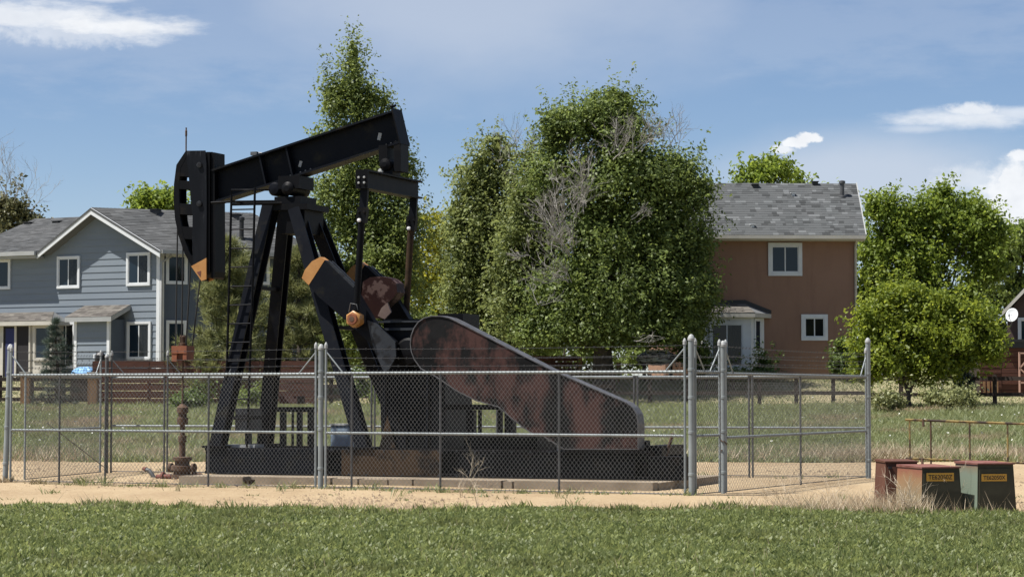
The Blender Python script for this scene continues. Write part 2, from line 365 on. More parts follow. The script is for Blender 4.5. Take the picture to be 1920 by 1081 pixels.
M['straw'] = leafmat('straw', (0.30,0.235,0.145), (0.50,0.42,0.29), 0.25)
M['poplar'] = leafmat('poplar_leaf', (0.042,0.070,0.015), (0.25,0.31,0.085), 0.46, osc=1.4)
M['elm'] = leafmat('elm_leaf', (0.036,0.060,0.013), (0.22,0.285,0.075), 0.42, osc=1.4)
M['paleelm'] = leafmat('pale_elm_leaf', (0.055,0.078,0.020), (0.27,0.315,0.105), 0.45, osc=1.4)
M['ash'] = leafmat('ash_leaf', (0.07,0.115,0.014), (0.26,0.34,0.055), 0.5, osc=1.4)
M['maple'] = leafmat('maple_leaf', (0.075,0.118,0.012), (0.27,0.325,0.042), 0.5, osc=1.6)
M['golden'] = leafmat('golden_leaf', (0.12,0.14,0.016), (0.36,0.36,0.04), 0.5)
M['pine'] = leafmat('pine_needle', (0.085,0.105,0.036), (0.30,0.31,0.13), 0.25, osc=1.5)
M['spruce'] = leafmat('spruce_needle', (0.04,0.062,0.045), (0.115,0.15,0.115), 0.1)
M['cedar'] = leafmat('olive_leaf', (0.06,0.068,0.026), (0.15,0.145,0.06), 0.2)
M['shrub'] = leafmat('shrub_leaf', (0.045,0.075,0.016), (0.12,0.17,0.04), 0.25)
# ------------------------------------------------------------------ ground
def grid_sheet(name, xs, ys, m, dz=0.0, kind='structure'):
    V = [(x, y, hgt(y) + dz) for y in ys for x in xs]; n = len(xs)
    Fq = [(j*n+i, j*n+i+1, (j+1)*n+i+1, (j+1)*n+i) for j in range(len(ys)-1) for i in range(n-1)]
    me = bpy.data.meshes.new(name); me.from_pydata(V, [], Fq)
    return put(name, me, m, None, kind)
grid_sheet('ground', [-900,-300,-120,-60,-30,0,30,60,120,300,900], [-200,-40,0,20,40], M['soil'])
grid_sheet('meadow', [-900,-300,-120,-60,-30,0,30,60,120,300,900], [40] + [47+i for i in range(0,45)] + [110,200,400,1200,3000], M['meadow'])
rnd = random.Random(3)
def edge_near(x): return 28.45 + 0.3*math.sin(x*0.9) + 0.22*math.sin(x*2.3+1) - 0.27*max(0, x-3.5) - 0.5*max(0, min(1, x-4.7)) - 0.15*min(0, x+1)
def edge_far(x): return 48.7 + 0.5*math.sin(x*0.5+2) + 0.3*math.sin(x*1.7) - 0.04*x
xs = [-40 + 0.4*i for i in range(201)]
V = []; Fq = []
for i, x in enumerate(xs):
    a, b = edge_near(x) - 0.5, edge_far(x) + 0.8
    for k in range(9):
        y = a + (b-a)*k/8; V.append((x, y, hgt(y) + 0.006 + 0.03*math.sin(x*0.8)*math.sin(k*1.3)*(1 if 0 < k < 8 else 0) + (0.03 if 0 < k < 8 else 0)))
for i in range(len(xs)-1):
    for k in range(8): Fq.append((i*9+k, (i+1)*9+k, (i+1)*9+k+1, i*9+k+1))
me = bpy.data.meshes.new('gravel_pad'); me.from_pydata(V, [], Fq); put('gravel_pad', me, M['gravel'], None, 'structure')
# loose stones and clods lying on the gravel
rs = np.random.RandomState(8); n = 24000
Y = 29.2 + 18.5*rs.rand(n)**1.7; X = (rs.rand(n)*2-1)*(0.235*Y+.5); s = (0.010+0.032*rs.rand(n)**3)[:,None]
U = np.array([(1,0,0),(-.3,.9,0),(-.5,-.8,0),(.05,.02,.95)])
P = np.c_[X, Y, np.full(n, .015)][:,None,:] + U[None]*s[:,None,:]*(0.7+0.6*rs.rand(n,4,1))
o4 = (np.arange(n)*4)[:,None,None]; Fq = (o4 + np.array([(0,1,3),(1,2,3),(2,0,3)])[None]).reshape(-1,3)
put('gravel_stones', npmesh('gravel_stones', P.reshape(-1,3), Fq, 3), mat('stone',(0.30,0.225,0.14),(0.17,0.12,0.075),3,.9,island=.4), None, 'stuff')
# ------------------------------------------------------------------ grass
def blades(name, m, X, Y, Z, h, w, lean, rs, mid=True):
    n = len(X); a = rs.uniform(0, 2*PI, n); l = rs.uniform(0, 2*PI, n)
    dx, dy = np.cos(a)*w/2, np.sin(a)*w/2
    lx, ly = np.cos(l)*lean*h, np.sin(l)*lean*h
    if mid:                                        # pointed leaf: base, two shoulders, tip
        V = np.empty((n,4,3)); V[:,0] = np.c_[X,Y,Z]
        V[:,1] = np.c_[X+lx*0.4+dx, Y+ly*0.4+dy, Z+h*0.55]; V[:,3] = np.c_[X+lx*0.4-dx, Y+ly*0.4-dy, Z+h*0.55]; V[:,2] = np.c_[X+lx, Y+ly, Z+h]
        me = npmesh(name, V.reshape(-1,3), np.arange(n*4).reshape(n,4), 4)
    else:
        V = np.empty((n,3,3)); V[:,0] = np.c_[X-dx,Y-dy,Z]; V[:,1] = np.c_[X+dx,Y+dy,Z]; V[:,2] = np.c_[X+lx,Y+ly,Z+h]
        me = npmesh(name, V.reshape(-1,3), np.arange(n*3).reshape(n,3), 3)
    return put(name, me, m, None, 'stuff')
rs = np.random.RandomState(5)
def vh(Y):
    t = np.clip((Y-47)/33, 0, 1); q = t*t*(3-2*t); b = np.clip((Y-80)/7, 0, 1)
    return 1.05*(0.75*t+0.25*q) + b*b*(3-2*b)
def lump(X, Y): return 0.5 + 0.25*np.sin(X*1.7+0.6*Y) * np.sin(Y*1.3-0.4*X) + 0.25*np.sin(X*4.1+1.3)*np.sin(Y*3.7+X)
n = 400000
Y = 17.0 + 14.2*rs.rand(n)**0.85; X = (rs.rand(n)*2-1)*(0.235*Y+0.6)
E = 28.45 + 0.3*np.sin(X*0.9) + 0.22*np.sin(X*2.3+1) - 0.27*np.maximum(0, X-3.5) - 0.5*np.clip(X-4.7,0,1) - 0.15*np.minimum(0, X+1)
keep = (Y < E + rs.normal(0, 0.30, n)*(0.4+lump(X*2.2, Y))) & (rs.rand(n) < 0.45 + 0.75*lump(X*0.8+3, Y*0.7)); X, Y = X[keep], Y[keep]; n = len(X)
hh = (0.06 + 0.10*rs.rand(n)) * (0.45+0.95*lump(X, Y)) * np.where(Y > 27.0, 0.75, 1.0)
low = rs.rand(n) < 0.5
Z = np.where(low, 0.0, hh*0.55)                 # half of the leaves sit up on their stems
w = np.where(low, 0.013, 0.030)*(0.7+0.6*rs.rand(n)); h2 = np.where(low, hh, 0.035+0.02*rs.rand(n))
blades('field_grass', M['grass'], X, Y, Z, h2, w, np.where(low, 0.35, 0.9), rs)
n = 9000                                          # pale dry stems along the field's edge and in it
Y = 17 + 12.8*rs.rand(n); X = (rs.rand(n)*2-1)*(0.235*Y+0.6)
k = rs.rand(n) < np.clip(0.25 + 0.6*(Y > 27.6), 0, 1); X, Y = X[k], Y[k]; n = len(X)
blades('dry_stems', M['straw'], X, Y, np.zeros(n), 0.08+0.13*rs.rand(n), 0.006+0.004*rs.rand(n), 0.5, rs, False)
# dry wisps beside the gravel, right
n = 5200
cx = rs.choice([4.3,4.75,5.2,3.9,5.6,6.3,3.4,2.6,-2,-5], n, p=[.2,.18,.18,.12,.1,.1,.06,.02,.02,.02]); X = cx + rs.normal(0, .32, n); Y = 28.6 - 0.20*np.maximum(0, X-3.5) + rs.normal(0, .4, n); k = (X < 5.1) | (rs.rand(n) < .07); X, Y = X[k], Y[k]; n = len(X)
blades('dry_weeds', M['straw'], X, Y, np.zeros(n), 0.10+0.26*rs.rand(n)**2, 0.006+0.006*rs.rand(n), 0.75, rs, False)
m_ = 260                                          # taller tufts standing out of the ragged edge and here and there in the field
tx = (rs.rand(m_)*2-1)*7.4; te = 28.45 + 0.3*np.sin(tx*0.9) + 0.22*np.sin(tx*2.3+1) - 0.27*np.maximum(0, tx-3.5) - 0.5*np.clip(tx-4.7,0,1) - 0.15*np.minimum(0, tx+1)
ty = np.where(rs.rand(m_) < .75, te + rs.normal(-.05, .28, m_), 18 + 11*rs.rand(m_)); th = 0.07 + 0.10*rs.rand(m_)
X = np.repeat(tx, 34) + rs.normal(0, .075, m_*34); Y = np.repeat(ty, 34) + rs.normal(0, .075, m_*34); n = len(X)
blades('grass_tufts', M['grass'], X, Y, np.zeros(n), np.repeat(th, 34)*(.5+.6*rs.rand(n)), 0.016+0.012*rs.rand(n), 0.45, rs)
k = 240
q = rs.rand(k); wx = np.where(q < .5, -8.4+5.4*rs.rand(k), -3+5.6*rs.rand(k)); wy = 37.7 - (wx+8.41)*0.465 + rs.normal(0, .12, k) - .05
s2 = rs.rand(k) < .3; wx = np.where(s2, -7+13*rs.rand(k), wx); wy = np.where(s2, 42.4 - (wx+7)*.22 + rs.normal(0,.3,k), wy)
s3 = rs.rand(k) < .25; wx = np.where(s3, (rs.rand(k)*2-1)*7.5, wx); wy = np.where(s3, 29.5 + 5*rs.rand(k)**2, wy)
X = np.repeat(wx, 14) + rs.normal(0, .06, k*14); Y = np.repeat(wy, 14) + rs.normal(0, .06, k*14); n = len(X)
blades('fence_weeds', M['meadowgrass'], X, Y, np.full(n, .01), np.repeat(0.04+0.16*rs.rand(k)**2, 14)*(.5+.6*rs.rand(n)), 0.012+0.01*rs.rand(n), 0.7, rs)
n = 330000
Y = 48.4 + 39*rs.rand(n)**1.15; X = (rs.rand(n)*2-1)*(0.24*Y+1.5)
keep = Y > 48.7 + 0.5*np.sin(X*0.5+2) + 0.3*np.sin(X*1.7) - 0.04*X + rs.normal(0,.35,n); X, Y = X[keep], Y[keep]; n = len(X)
hh = (0.07+0.19*rs.rand(n))*(0.35+1.0*lump(X*0.6, Y*0.5))*np.where(Y < 80, 1.0, 0.4)
blades('meadow_grass', M['meadowgrass'], X, Y, vh(Y), hh, 0.026+0.026*rs.rand(n), 0.95, rs, False)
n = 26000
Y = 48.6 + np.abs(rs.normal(0, 1.6, n)); X = (rs.rand(n)*2-1)*13.5
k = rs.rand(n) < np.where(X > 6.5, 1.0, 0.45); X, Y = X[k], Y[k]; n = len(X)
blades('straw_verge', M['straw'], X, Y, vh(Y), 0.10+0.30*rs.rand(n)**1.5, 0.012+0.012*rs.rand(n), 0.8, rs, False)
n = 260
Y = 52 + 30*rs.rand(n); X = (rs.rand(n)*2-1)*0.23*Y
blades('meadow_flowers', mat('white_petals',(0.62,0.62,0.55),rough=.8), X, Y, vh(Y)+0.10+0.08*rs.rand(n), 0.03+0.025*rs.rand(n), 0.045+0.04*rs.rand(n), 0.6, rs)
# ------------------------------------------------------------------ trees
def leaves(name, parent, m, P, size, rs, up=0.6, out=None, asp=0.55, kind=None):
    n = len(P)
    N = rs.normal(0, 1, (n,3)); N[:,2] += up
    if out is not None: N += out*0.9
    N /= np.linalg.norm(N, axis=1)[:,None]
    A = np.cross(N, rs.normal(0,1,(n,3))); A /= np.linalg.norm(A, axis=1)[:,None]; B = np.cross(N, A)
    s = (size*(0.65+0.7*rs.rand(n)))[:,None]
    V = np.empty((n,4,3)); V[:,0] = P - A*s*0.5; V[:,2] = P + A*s*0.5; V[:,1] = P + B*s*asp*0.5 + N*s*0.08; V[:,3] = P - B*s*asp*0.5 + N*s*0.08
    return put(name, npmesh(name, V.reshape(-1,3), np.arange(n*4).reshape(n,4), 4), m, parent, kind)
def clusters(blobs, n, rs, inner=0.45):
    wts = np.array([b[4] for b in blobs]); wts = wts/wts.sum(); idx = rs.choice(len(blobs), n, p=wts)
    c = np.array([b[0] for b in blobs])[idx]; r = np.array([(b[1], b[2], b[3]) for b in blobs])[idx]
    d = rs.normal(0,1,(n,3)); d /= np.linalg.norm(d,axis=1)[:,None]
    q = (inner + (1-inner)*rs.rand(n)**0.6)*(1+0.10*rs.normal(0,1,n))
    P = c + d*r*q[:,None]
    nb = max(6, n//11)                               # boughs: the clumps gather round a few of their own number
    B = P[:nb]; j = rs.randint(0, nb, n); pull = np.where(rs.rand(n) < 0.85, 0.62, 0.0)[:,None]
    # each clump moves towards the nearest of three boughs drawn for it
    best = j; bd = np.linalg.norm(B[j]-P, axis=1)
    for _ in range(24):
        k = rs.randint(0, nb, n); dd = np.linalg.norm(B[k]-P, axis=1); s = dd < bd; best = np.where(s, k, best); bd = np.where(s, dd, bd)
    near = (bd < 1.6)[:,None]
    return np.where(near, P + (B[best]-P)*pull, P), d
def tree(name, label, base, blobs, m, nc, per, sig, size, seed, trunk=0.18, ntr=1, limbs=14, cat='tree', group=None, droop=0.0, up=0.6, asp=0.55, bark='bark', bare=0, clip_py=None, core=0):
    """blobs: (px, py, Y, rx, rz, weight) as seen in the photograph; turned into real clumps round the trunk"""
    rs = np.random.RandomState(seed); base = Vector(base)
    t = thing(name, label, cat, base, 0, group)
    B = []
    for px, py, Yd, rx, rz, w in blobs:
        p = W(px, py, Yd) - base; k = Yd/F
        B.append((tuple(p), rx*k, rx*k*0.95, rz*k, w*rx*rz))
    Cc, D = clusters(B, nc, rs)
    P = np.repeat(Cc, per, axis=0); D2 = np.repeat(D, per, axis=0)
    off = rs.normal(0, 1, P.shape)*sig; off[:,2] = off[:,2]*0.8 - droop*np.abs(rs.normal(0,1,len(P)))
    P = P + off
    rc = np.random.RandomState(seed+100)
    Ps, Ds = clusters(B, max(20, nc//6), rc, inner=0.92)               # leafy shoots standing out of the outline
    Ds = Ds + np.array([0,0,0.45]); Ds /= np.linalg.norm(Ds,axis=1)[:,None]
    L_ = (0.35 + 0.75*rc.rand(len(Ps)))*(0.55+0.9*(sig/0.22)*0.5); tt = rc.rand(len(Ps), 16)
    Pp = Ps[:,None,:] + Ds[:,None,:]*(L_[:,None,None]*tt[:,:,None]) + rc.normal(0,1,(len(Ps),16,3))*0.085
    P = np.concatenate([P, Pp.reshape(-1,3)]); D2 = np.concatenate([D2, np.repeat(Ds,16,axis=0)])
    low_ = 0.15 if clip_py is None else W(960, clip_py, base.y).z - base.z
    k = P[:,2] > low_ + rs.normal(0, .12, len(P)); P, D2 = P[k], D2[k]
    if core:
        Pc, Dc = clusters([(b_[0], b_[1]*.72, b_[2]*.72, b_[3]*.72, b_[4]) for b_ in B], core, rc, inner=0.1)
        kc = Pc[:,2] > low_ + .3; P = np.concatenate([P, Pc[kc]]); D2 = np.concatenate([D2, Dc[kc]])
        size = np.where(np.arange(len(P)) < len(P)-kc.sum(), size, size*2.6)
    leaves('crown', t, m, P, size, rs, up, D2, asp)
    mb = MB(); rr = random.Random(seed)
    top = max(b[0][2] for b in B)
    tops = []
    for j in range(ntr):
        b0 = B[j % len(B)][0]
        ex, ey = (b0[0]*0.7, b0[1]*0.7) if ntr > 1 else (np.mean([b[0][0] for b in B])*0.5, 0)
        hz = top*0.8 if ntr == 1 else b0[2]
        pts = [(0.12*math.cos(j*2.1)*(ntr > 1), 0.12*math.sin(j*2.1)*(ntr > 1), -0.15)] + [(ex*f**1.3 + rr.uniform(-.08,.08), ey*f**1.3 + rr.uniform(-.08,.08), hz*f) for f in (0.15,0.35,0.55,0.78,1.0)]
        mb.tube(pts, [trunk*1.25, trunk, trunk*0.85, trunk*0.65, trunk*0.4, 0.03], 7); tops.append(pts)
    mb.build('trunk', M[bark], t)
    mb = MB()
    for j in range(limbs):
        e = Vector(Cc[rr.randrange(nc)]); pts = tops[j % ntr]; f = rr.uniform(0.25, 0.75)
        i = min(len(pts)-2, max(1, int(f*(len(pts)-1)))); s0 = Vector(pts[i])
        if s0.z > e.z: s0 = Vector(pts[1])
        md = s0.lerp(e, 0.5) + Vector((rr.uniform(-.2,.2), rr.uniform(-.2,.2), rr.uniform(0,.3)))
        mb.tube([s0, s0.lerp(md, 0.5)+Vector((0,0,.05)), md, e], [trunk*0.38, trunk*0.28, trunk*0.18, 0.012], 5)
    if limbs: mb.build('branches', M[bark], t, 'stuff')
    return t
def twigs(mb, p, d, ln, r, depth, rr, spread=0.5, droop=0.0):
    p = Vector(p); d = Vector(d).normalized(); pts = [p]; q = p.copy(); k = 4
    for i in range(k):
        d = (d + Vector((rr.uniform(-1,1), rr.uniform(-1,1), rr.uniform(-1,1)-droop))*0.22).normalized()
        q = q + d*(ln/k); pts.append(q.copy())
    mb.tube(pts, [r*(1-0.18*i) for i in range(k+1)], 4, False)
    if depth:
        for i in range(3):
            b = pts[rr.randrange(1, k+1)]
            nd = (d + Vector((rr.uniform(-1,1), rr.uniform(-1,1), rr.uniform(-0.6,1)-droop))*spread).normalized()
            twigs(mb, b, nd, ln*rr.uniform(.45,.75), r*0.6, depth-1, rr, spread, droop)
def dead(parent, base, spots, seed, name='dead_branches', m='deadwood'):
    mb = MB(); rr = random.Random(seed)
    for px, py, Yd, dx, dz, ln, nb, r in spots:
        for i in range(nb):
            p = W(px+rr.uniform(-12,12), py+rr.uniform(-12,12), Yd+rr.uniform(-.3,.3)) - Vector(base)
            twigs(mb, p, (dx+rr.uniform(-.5,.5), rr.uniform(-.6,.2), dz+rr.uniform(-.4,.4)), ln*rr.uniform(.7,1.2), r, 3, rr, 0.75)
    mb.build(name, M[m], parent, 'stuff')
def gnd(px, Y): p = W(px, 740, Y); return Vector((p.x, Y, hgt(Y)))
# tall poplar behind the pump
b = gnd(690, 99)
tree('poplar_tree', 'tall narrow poplar rising behind the black walking beam, highest tree in view', b,
     [(662,100,99,18,40,1.4),(655,165,99,38,60,1.2),(680,215,99,50,60,1.2),(622,180,99,24,50,1.2),(715,195,99,25,34,1.0),(760,430,99,40,90,.7),(745,330,99,45,60,.8),(625,265,99,40,50,1.0),(690,310,99,75,80,1.0),
      (640,380,99,68,80,1.0),(720,400,99,75,90,1.0),(680,500,99,108,100,1.0),(740,480,99,60,80,.8),(640,600,99,80,80,.8),(720,610,99,85,80,.8)],
     M['poplar'], 3000, 19, 0.22, 0.15, 11, 0.26, 1, 30, core=1800)
# big tree in the middle
b = gnd(1130, 84)
big = tree('elm_tree', 'large dark green elm with grey dead limbs in the middle of the picture', b,
     [(1150,190,84,50,30,1.3),(1085,225,84,70,45,1.3),(1165,240,84,70,45,1.0),(1040,240,84,32,40,1.1),(1040,320,84,60,50,.7),(1180,330,84,130,75,1.0),(1275,330,84,55,55,1.0),(1250,430,84,90,80,1.0),
      (1120,430,84,110,90,.8),(1180,540,84,150,85,1.0),(1060,560,84,90,80,1.0),(1275,560,84,70,70,1.0),(1150,620,84,150,45,.8),(1300,500,84,42,80,.9),(1320,350,84,22,25,.7),(1080,615,84,110,35,.8),(1240,610,84,100,40,.7),(1010,620,84,60,30,.7)],
     M['elm'], 4800, 19, 0.22, 0.145, 12, 0.3, 3, 34, droop=0.25, up=0.85, clip_py=652, core=9000)
dead(big, b, [(1065,470,80.9,-.5,.6,1.0,12,.026),(1045,430,80.9,-.2,.8,1.1,12,.026),(1085,400,80.9,.0,1,.9,9,.024),(1060,520,80.8,-.6,.3,.9,9,.022),(985,478,80.8,-.5,.3,.5,4,.026),(1095,340,81,-.1,1,.8,6,.024),
               (1150,290,82,.2,.9,.9,8,.026),(1195,275,82,.5,.7,.8,8,.024),(1235,275,83,-.1,1.0,.9,5,.018),(1270,275,83,.05,1.0,.9,5,.018),(1190,415,80.8,1,.4,.5,3,.02),(1010,560,80.8,.2,.5,.6,3,.02),(1185,640,79,1,.1,.6,2,.02)], 4)
b = gnd(930, 88)
lt = tree('elm_tree', 'paler feathery elm leaning out left of the large dark elm', b,
     [(930,270,88,40,30,1.0),(1005,370,86,42,50,.8),(1015,450,86,42,50,.8),(990,300,87,26,34,.5),(1000,540,86,50,50,.8),(985,400,85,44,70,1.0),(975,560,85,54,70,1.0),(965,480,85,50,60,.8),(1030,300,85.5,30,40,.5),(1040,400,85,40,50,.7),(865,420,88,30,60,.9),(862,560,88,30,70,.9),(890,330,88,48,48,1.1),(960,340,88,55,55,.6),(900,430,88,70,80,1.1),(980,450,88,60,80,.9),(880,520,88,52,70,1.0),(950,560,88,80,80,1.0),(920,640,88,90,50,.8)],
     M['paleelm'], 3300, 19, 0.22, 0.145, 13, 0.24, 2, 22, droop=0.25, up=0.85, clip_py=665, core=3500)
dead(lt, b, [(985,400,87,0,1,1.6,7,.024),(1000,330,87,0,1,1.3,6,.022),(960,330,87,-.1,1,1.1,4,.02),(1010,300,87,.1,1,1.0,4,.018)], 6, 'bare_branches')
b = gnd(820, 112)
tree('golden_tree', 'golden yellow leaved tree between the poplar and the elms', b,
     [(820,430,112,40,45,1),(810,500,112,50,60,1),(835,560,112,60,50,1),(790,560,112,30,60,.8),(800,620,112,50,40,.8)], M['golden'], 520, 13, 0.24, 0.22, 14, 0.16, 1, 8)
b = gnd(730, 108)
tree('broadleaf_tree', 'shaded broadleaf tree low behind the pump gearbox', b,
     [(700,640,108,90,70,1),(800,640,108,80,60,1),(620,650,108,70,60,.8),(880,650,108,60,50,.8)], M['poplar'], 700, 13, 0.25, 0.22, 15, 0.16, 2, 8)
b = gnd(1060, 112)
tree('hedgerow_tree', 'low dark thicket closing the gap under the elms', b,
     [(960,650,112,80,50,1),(1060,650,112,80,45,1),(1160,650,112,80,50,1),(1250,650,112,70,45,1),(880,655,112,60,45,1)], M['elm'], 800, 13, 0.25, 0.24, 19, 0.12, 3, 8)
b = gnd(1780, 112)
tree('hedgerow_tree', 'low dark thicket behind the ash and the maple', b,
     [(1650,680,112,60,40,1),(1750,680,112,80,45,1),(1860,680,112,70,45,1),(1930,670,112,50,45,1)], M['elm'], 500, 13, 0.25, 0.24, 20, 0.12, 3, 8)
# right hand trees
b = gnd(1745, 95)
tree('ash_tree', 'tall bright green ash right of the brown house', b,
     [(1640,390,95,22,26,1.0),(1672,375,95,18,18,1.0),(1690,420,95,42,34,1.0),(1735,405,95,34,36,.9),(1772,362,95,22,24,1.3),(1785,410,95,40,40,.9),(1832,382,95,26,26,1.2),(1860,425,95,34,34,1.0),(1820,440,95,46,40,.8),
      (1655,480,95,52,52,1.1),(1740,480,95,56,44,.7),(1850,490,95,48,40,.7),(1700,560,95,80,50,1),(1810,560,95,66,50,.6),(1636,560,95,40,56,.9)],
     M['ash'], 2100, 17, 0.20, 0.17, 16, 0.2, 3, 36, up=0.3, core=2200)
b = gnd(1702, 77.2)
tree('maple_tree', 'rounded yellow-green tree with low fork over the dark rail fence', b,
     [(1690,555,77.5,48,30,1),(1745,570,77.5,50,34,1),(1640,590,77.5,40,36,1),(1800,590,77.5,45,36,1),(1848,625,77.5,34,32,1),(1700,620,77.5,75,44,.9),(1622,650,77.5,38,30,1),(1775,650,77.5,66,36,.9),(1850,665,77.5,36,24,.8),
      (1680,690,77.5,66,24,.9),(1760,695,77.5,60,22,.7),(1612,690,77.5,22,22,.7)],
     M['maple'], 1650, 17, 0.17, 0.145, 17, 0.05, 4, 26, up=0.3, droop=0.1, clip_py=724, core=2200)
b = gnd(1905, 103)
tree('broadleaf_tree', 'dark tree at the right edge behind the dish house', b,
     [(1890,450,103,48,48,1),(1925,480,103,60,70,1),(1870,530,103,45,60,1),(1910,580,103,60,60,1),(1880,640,103,60,40,1)], M['elm'], 800, 13, 0.24, 0.21, 18, 0.18, 2, 12)
def far_tree(name, label, px, Y, blobs, m, nc, seed, sig=0.3, size=0.26, **k):
    b = gnd(px, Y); return tree(name, label, b, [(x,y,Y,rx,rz,w) for x,y,rx,rz,w in blobs], m, nc, 12, sig, size, seed, 0.2, 2, 6 if nc > 200 else 0, group='trees behind the roofs', **k)
far_tree('broadleaf_tree', 'green treetop showing over the ridge of the brown house', 1430, 125, [(1400,325,26,22,1),(1440,315,26,28,1),(1462,325,22,24,1),(1430,400,60,60,.8)], M['ash'], 420, 21)
far_tree('broadleaf_tree', 'tiny leafy treetop behind the vent pipe of the brown house', 1503, 128, [(1503,330,9,10,1),(1500,380,26,40,.6),(1545,350,6,12,.4)], M['ash'], 110, 22)
far_tree('broadleaf_tree', 'green treetop over the blue house ridge beside the horse head', 290, 122, [(285,372,28,20,1.2),(318,380,18,16,1),(260,384,18,12,.8),(330,395,30,24,.8),(290,440,60,50,.5)], M['ash'], 420, 23)
b = gnd(15, 118)
ct = tree('cedar_tree', 'olive green half bare tree at the left edge behind the blue house', b, [(20,385,118,22,32,1.2),(45,400,118,16,22,.9),(-5,400,118,30,40,1),(20,430,118,50,30,1),(75,418,118,22,8,.9)], M['cedar'], 420, 12, 0.26, 0.22, 24, 0.22, 2, 8)
dead(ct, b, [(20,370,117,.1,1,1.6,5,.02),(48,385,117,.5,.6,1.4,4,.018),(5,370,117,-.1,1,1.6,4,.02)], 9, 'bare_branches')
# long-needled pine
def pine(name, label, px, Y, top_py, half, lev, seed, m, needle, cat='tree', lean=0.9, cone=1.0, tufts=9, base_py=None):
    rr = random.Random(seed); rsn = np.random.RandomState(seed); b = gnd(px, Y)
    t = thing(name, label, cat, b); hz = W(px, top_py, Y).z - b.z; wmax_ = half*Y/F
    tr = MB(); tr.tube([(0,0,-.1),(0.05,0,hz*.4),(-.03,0.03,hz*.75),(0,0,hz)], [0.028*hz, 0.02*hz, 0.011*hz, 0.01], 7); tr.build('trunk', M['bark'], t)
    br = MB(); P = []; D = []
    for i in range(lev):
        f = i/(lev-1); z = hz*(0.06 + 0.92*f)
        rad = wmax_*(1-f)**(0.75*cone)*(0.85+0.3*rr.random()) + 0.08
        for j in range(7 if f < .8 else 5):
            a = rr.uniform(0, 2*PI); rl = rad*rr.uniform(.6,1.1)
            e = Vector((math.cos(a)*rl, math.sin(a)*rl, z + rl*(0.35*lean - 0.15)))
            br.tube([(0,0,z), (e.x*.5, e.y*.5, z+rl*0.05), e], [0.03, 0.02, 0.006], 4, False)
            for k in range(tufts):
                q = 0.25 + 0.75*rr.random(); p = Vector((0,0,z)).lerp(e, q) + Vector((rr.uniform(-.16,.16), rr.uniform(-.16,.16), rr.uniform(-.10,.16)))*wmax_*0.55
                P.append(p); D.append(Vector((e.x, e.y, rl*lean)).normalized())
    br.build('branches', M['bark'], t, 'stuff')
    P = np.repeat(np.array(P), 20, axis=0); D = np.repeat(np.array(D), 20, axis=0); n = len(P)
    d = D*0.75 + rsn.normal(0, .6, (n,3)); d /= np.linalg.norm(d,axis=1)[:,None]
    sd = np.cross(d, rsn.normal(0,1,(n,3))); sd /= np.linalg.norm(sd,axis=1)[:,None]
    ln = (needle*(.6+.8*rsn.rand(n)))[:,None]; w = needle*0.045
    V = np.empty((n,3,3)); V[:,0] = P - sd*w; V[:,1] = P + sd*w; V[:,2] = P + d*ln
    put('crown', npmesh('crown', V.reshape(-1,3), np.arange(n*3).reshape(n,3), 3), m, t); return t
pine('pine_tree', 'shaggy light green pine behind the ladder and near front leg', 425, 80.5, 455, 108, 19, 31, M['pine'], 0.32, lean=1.1, cone=0.75, tufts=16)
pine('pine_tree', 'darker pine seen between the right legs of the pump', 560, 83, 470, 85, 17, 32, M['pine'], 0.30, lean=1.0, cone=0.75, tufts=13)
pine('spruce_tree', 'small blue-green spruce in front of the blue house door', 105, 79, 600, 46, 14, 33, M['spruce'], 0.16, lean=0.25, cone=1.0, tufts=7)
def bush(label, px, py, Y, rx, rz, m, nc, seed, name='bush', size=0.13, cat='bush', group='bushes in the back yards', cone=False):
    b = gnd(px, Y); bl = [(px, py, Y, rx, rz, 1)]
    if cone: bl = [(px, py+rz*.45, Y, rx, rz*.55, 1.2), (px, py, Y, rx*.72, rz*.6, 1), (px, py-rz*.55, Y, rx*.36, rz*.5, 1)]
    return tree(name, label, b, bl, m, nc, 12, 0.10, size, seed, 0.04, 1, 4, cat, group)
bush('clipped cone bush beside the sliding door bay of the brown house', 1433, 692, 86, 24, 30, M['shrub'], 190, 41, cone=True)
bush('dense round bush at the lower right corner of the brown house', 1582, 668, 86, 28, 40, M['shrub'], 240, 42, cone=True)
bush('low spreading bush under the cone bush by the brown house', 1400, 707, 84, 42, 10, M['shrub'], 150, 43)
bush('leafy bush between the white pipe posts and the sliding door', 1312, 672, 85, 18, 34, M['elm'], 200, 44)
bush('small cypress cone behind the double gate, left of the gearbox', 676, 716, 70, 11, 26, M['shrub'], 120, 45, size=0.09, cone=True)
bush('low wild rose bush behind the wellhead', 355, 748, 76, 42, 12, M['shrub'], 170, 46)
bush('ragged sagebrush clump under the maple by the rail fence', 1785, 742, 74, 52, 18, M['pine'], 220, 47, size=0.11)
bush('thin weed clump right of the last chain-link post', 1670, 752, 73, 32, 12, M['pine'], 110, 48, size=0.1)
bush('dark narrow juniper against the deck by the rail fence', 1808, 715, 79, 15, 38, M['spruce'], 150, 49, size=0.11)
bush('dim garden shrub under the pump beam behind the maroon box', 480, 745, 77, 40, 14, M['elm'], 150, 50)
bush('broad dim shrub behind the concrete pedestal', 740, 735, 79, 60, 22, M['elm'], 220, 51)
bush('broad dim shrub right of the belt guard', 1120, 715, 85, 60, 22, M['elm'], 220, 52)
bush('olive bush by the covered grill', 1292, 655, 86, 22, 30, M['shrub'], 170, 53)
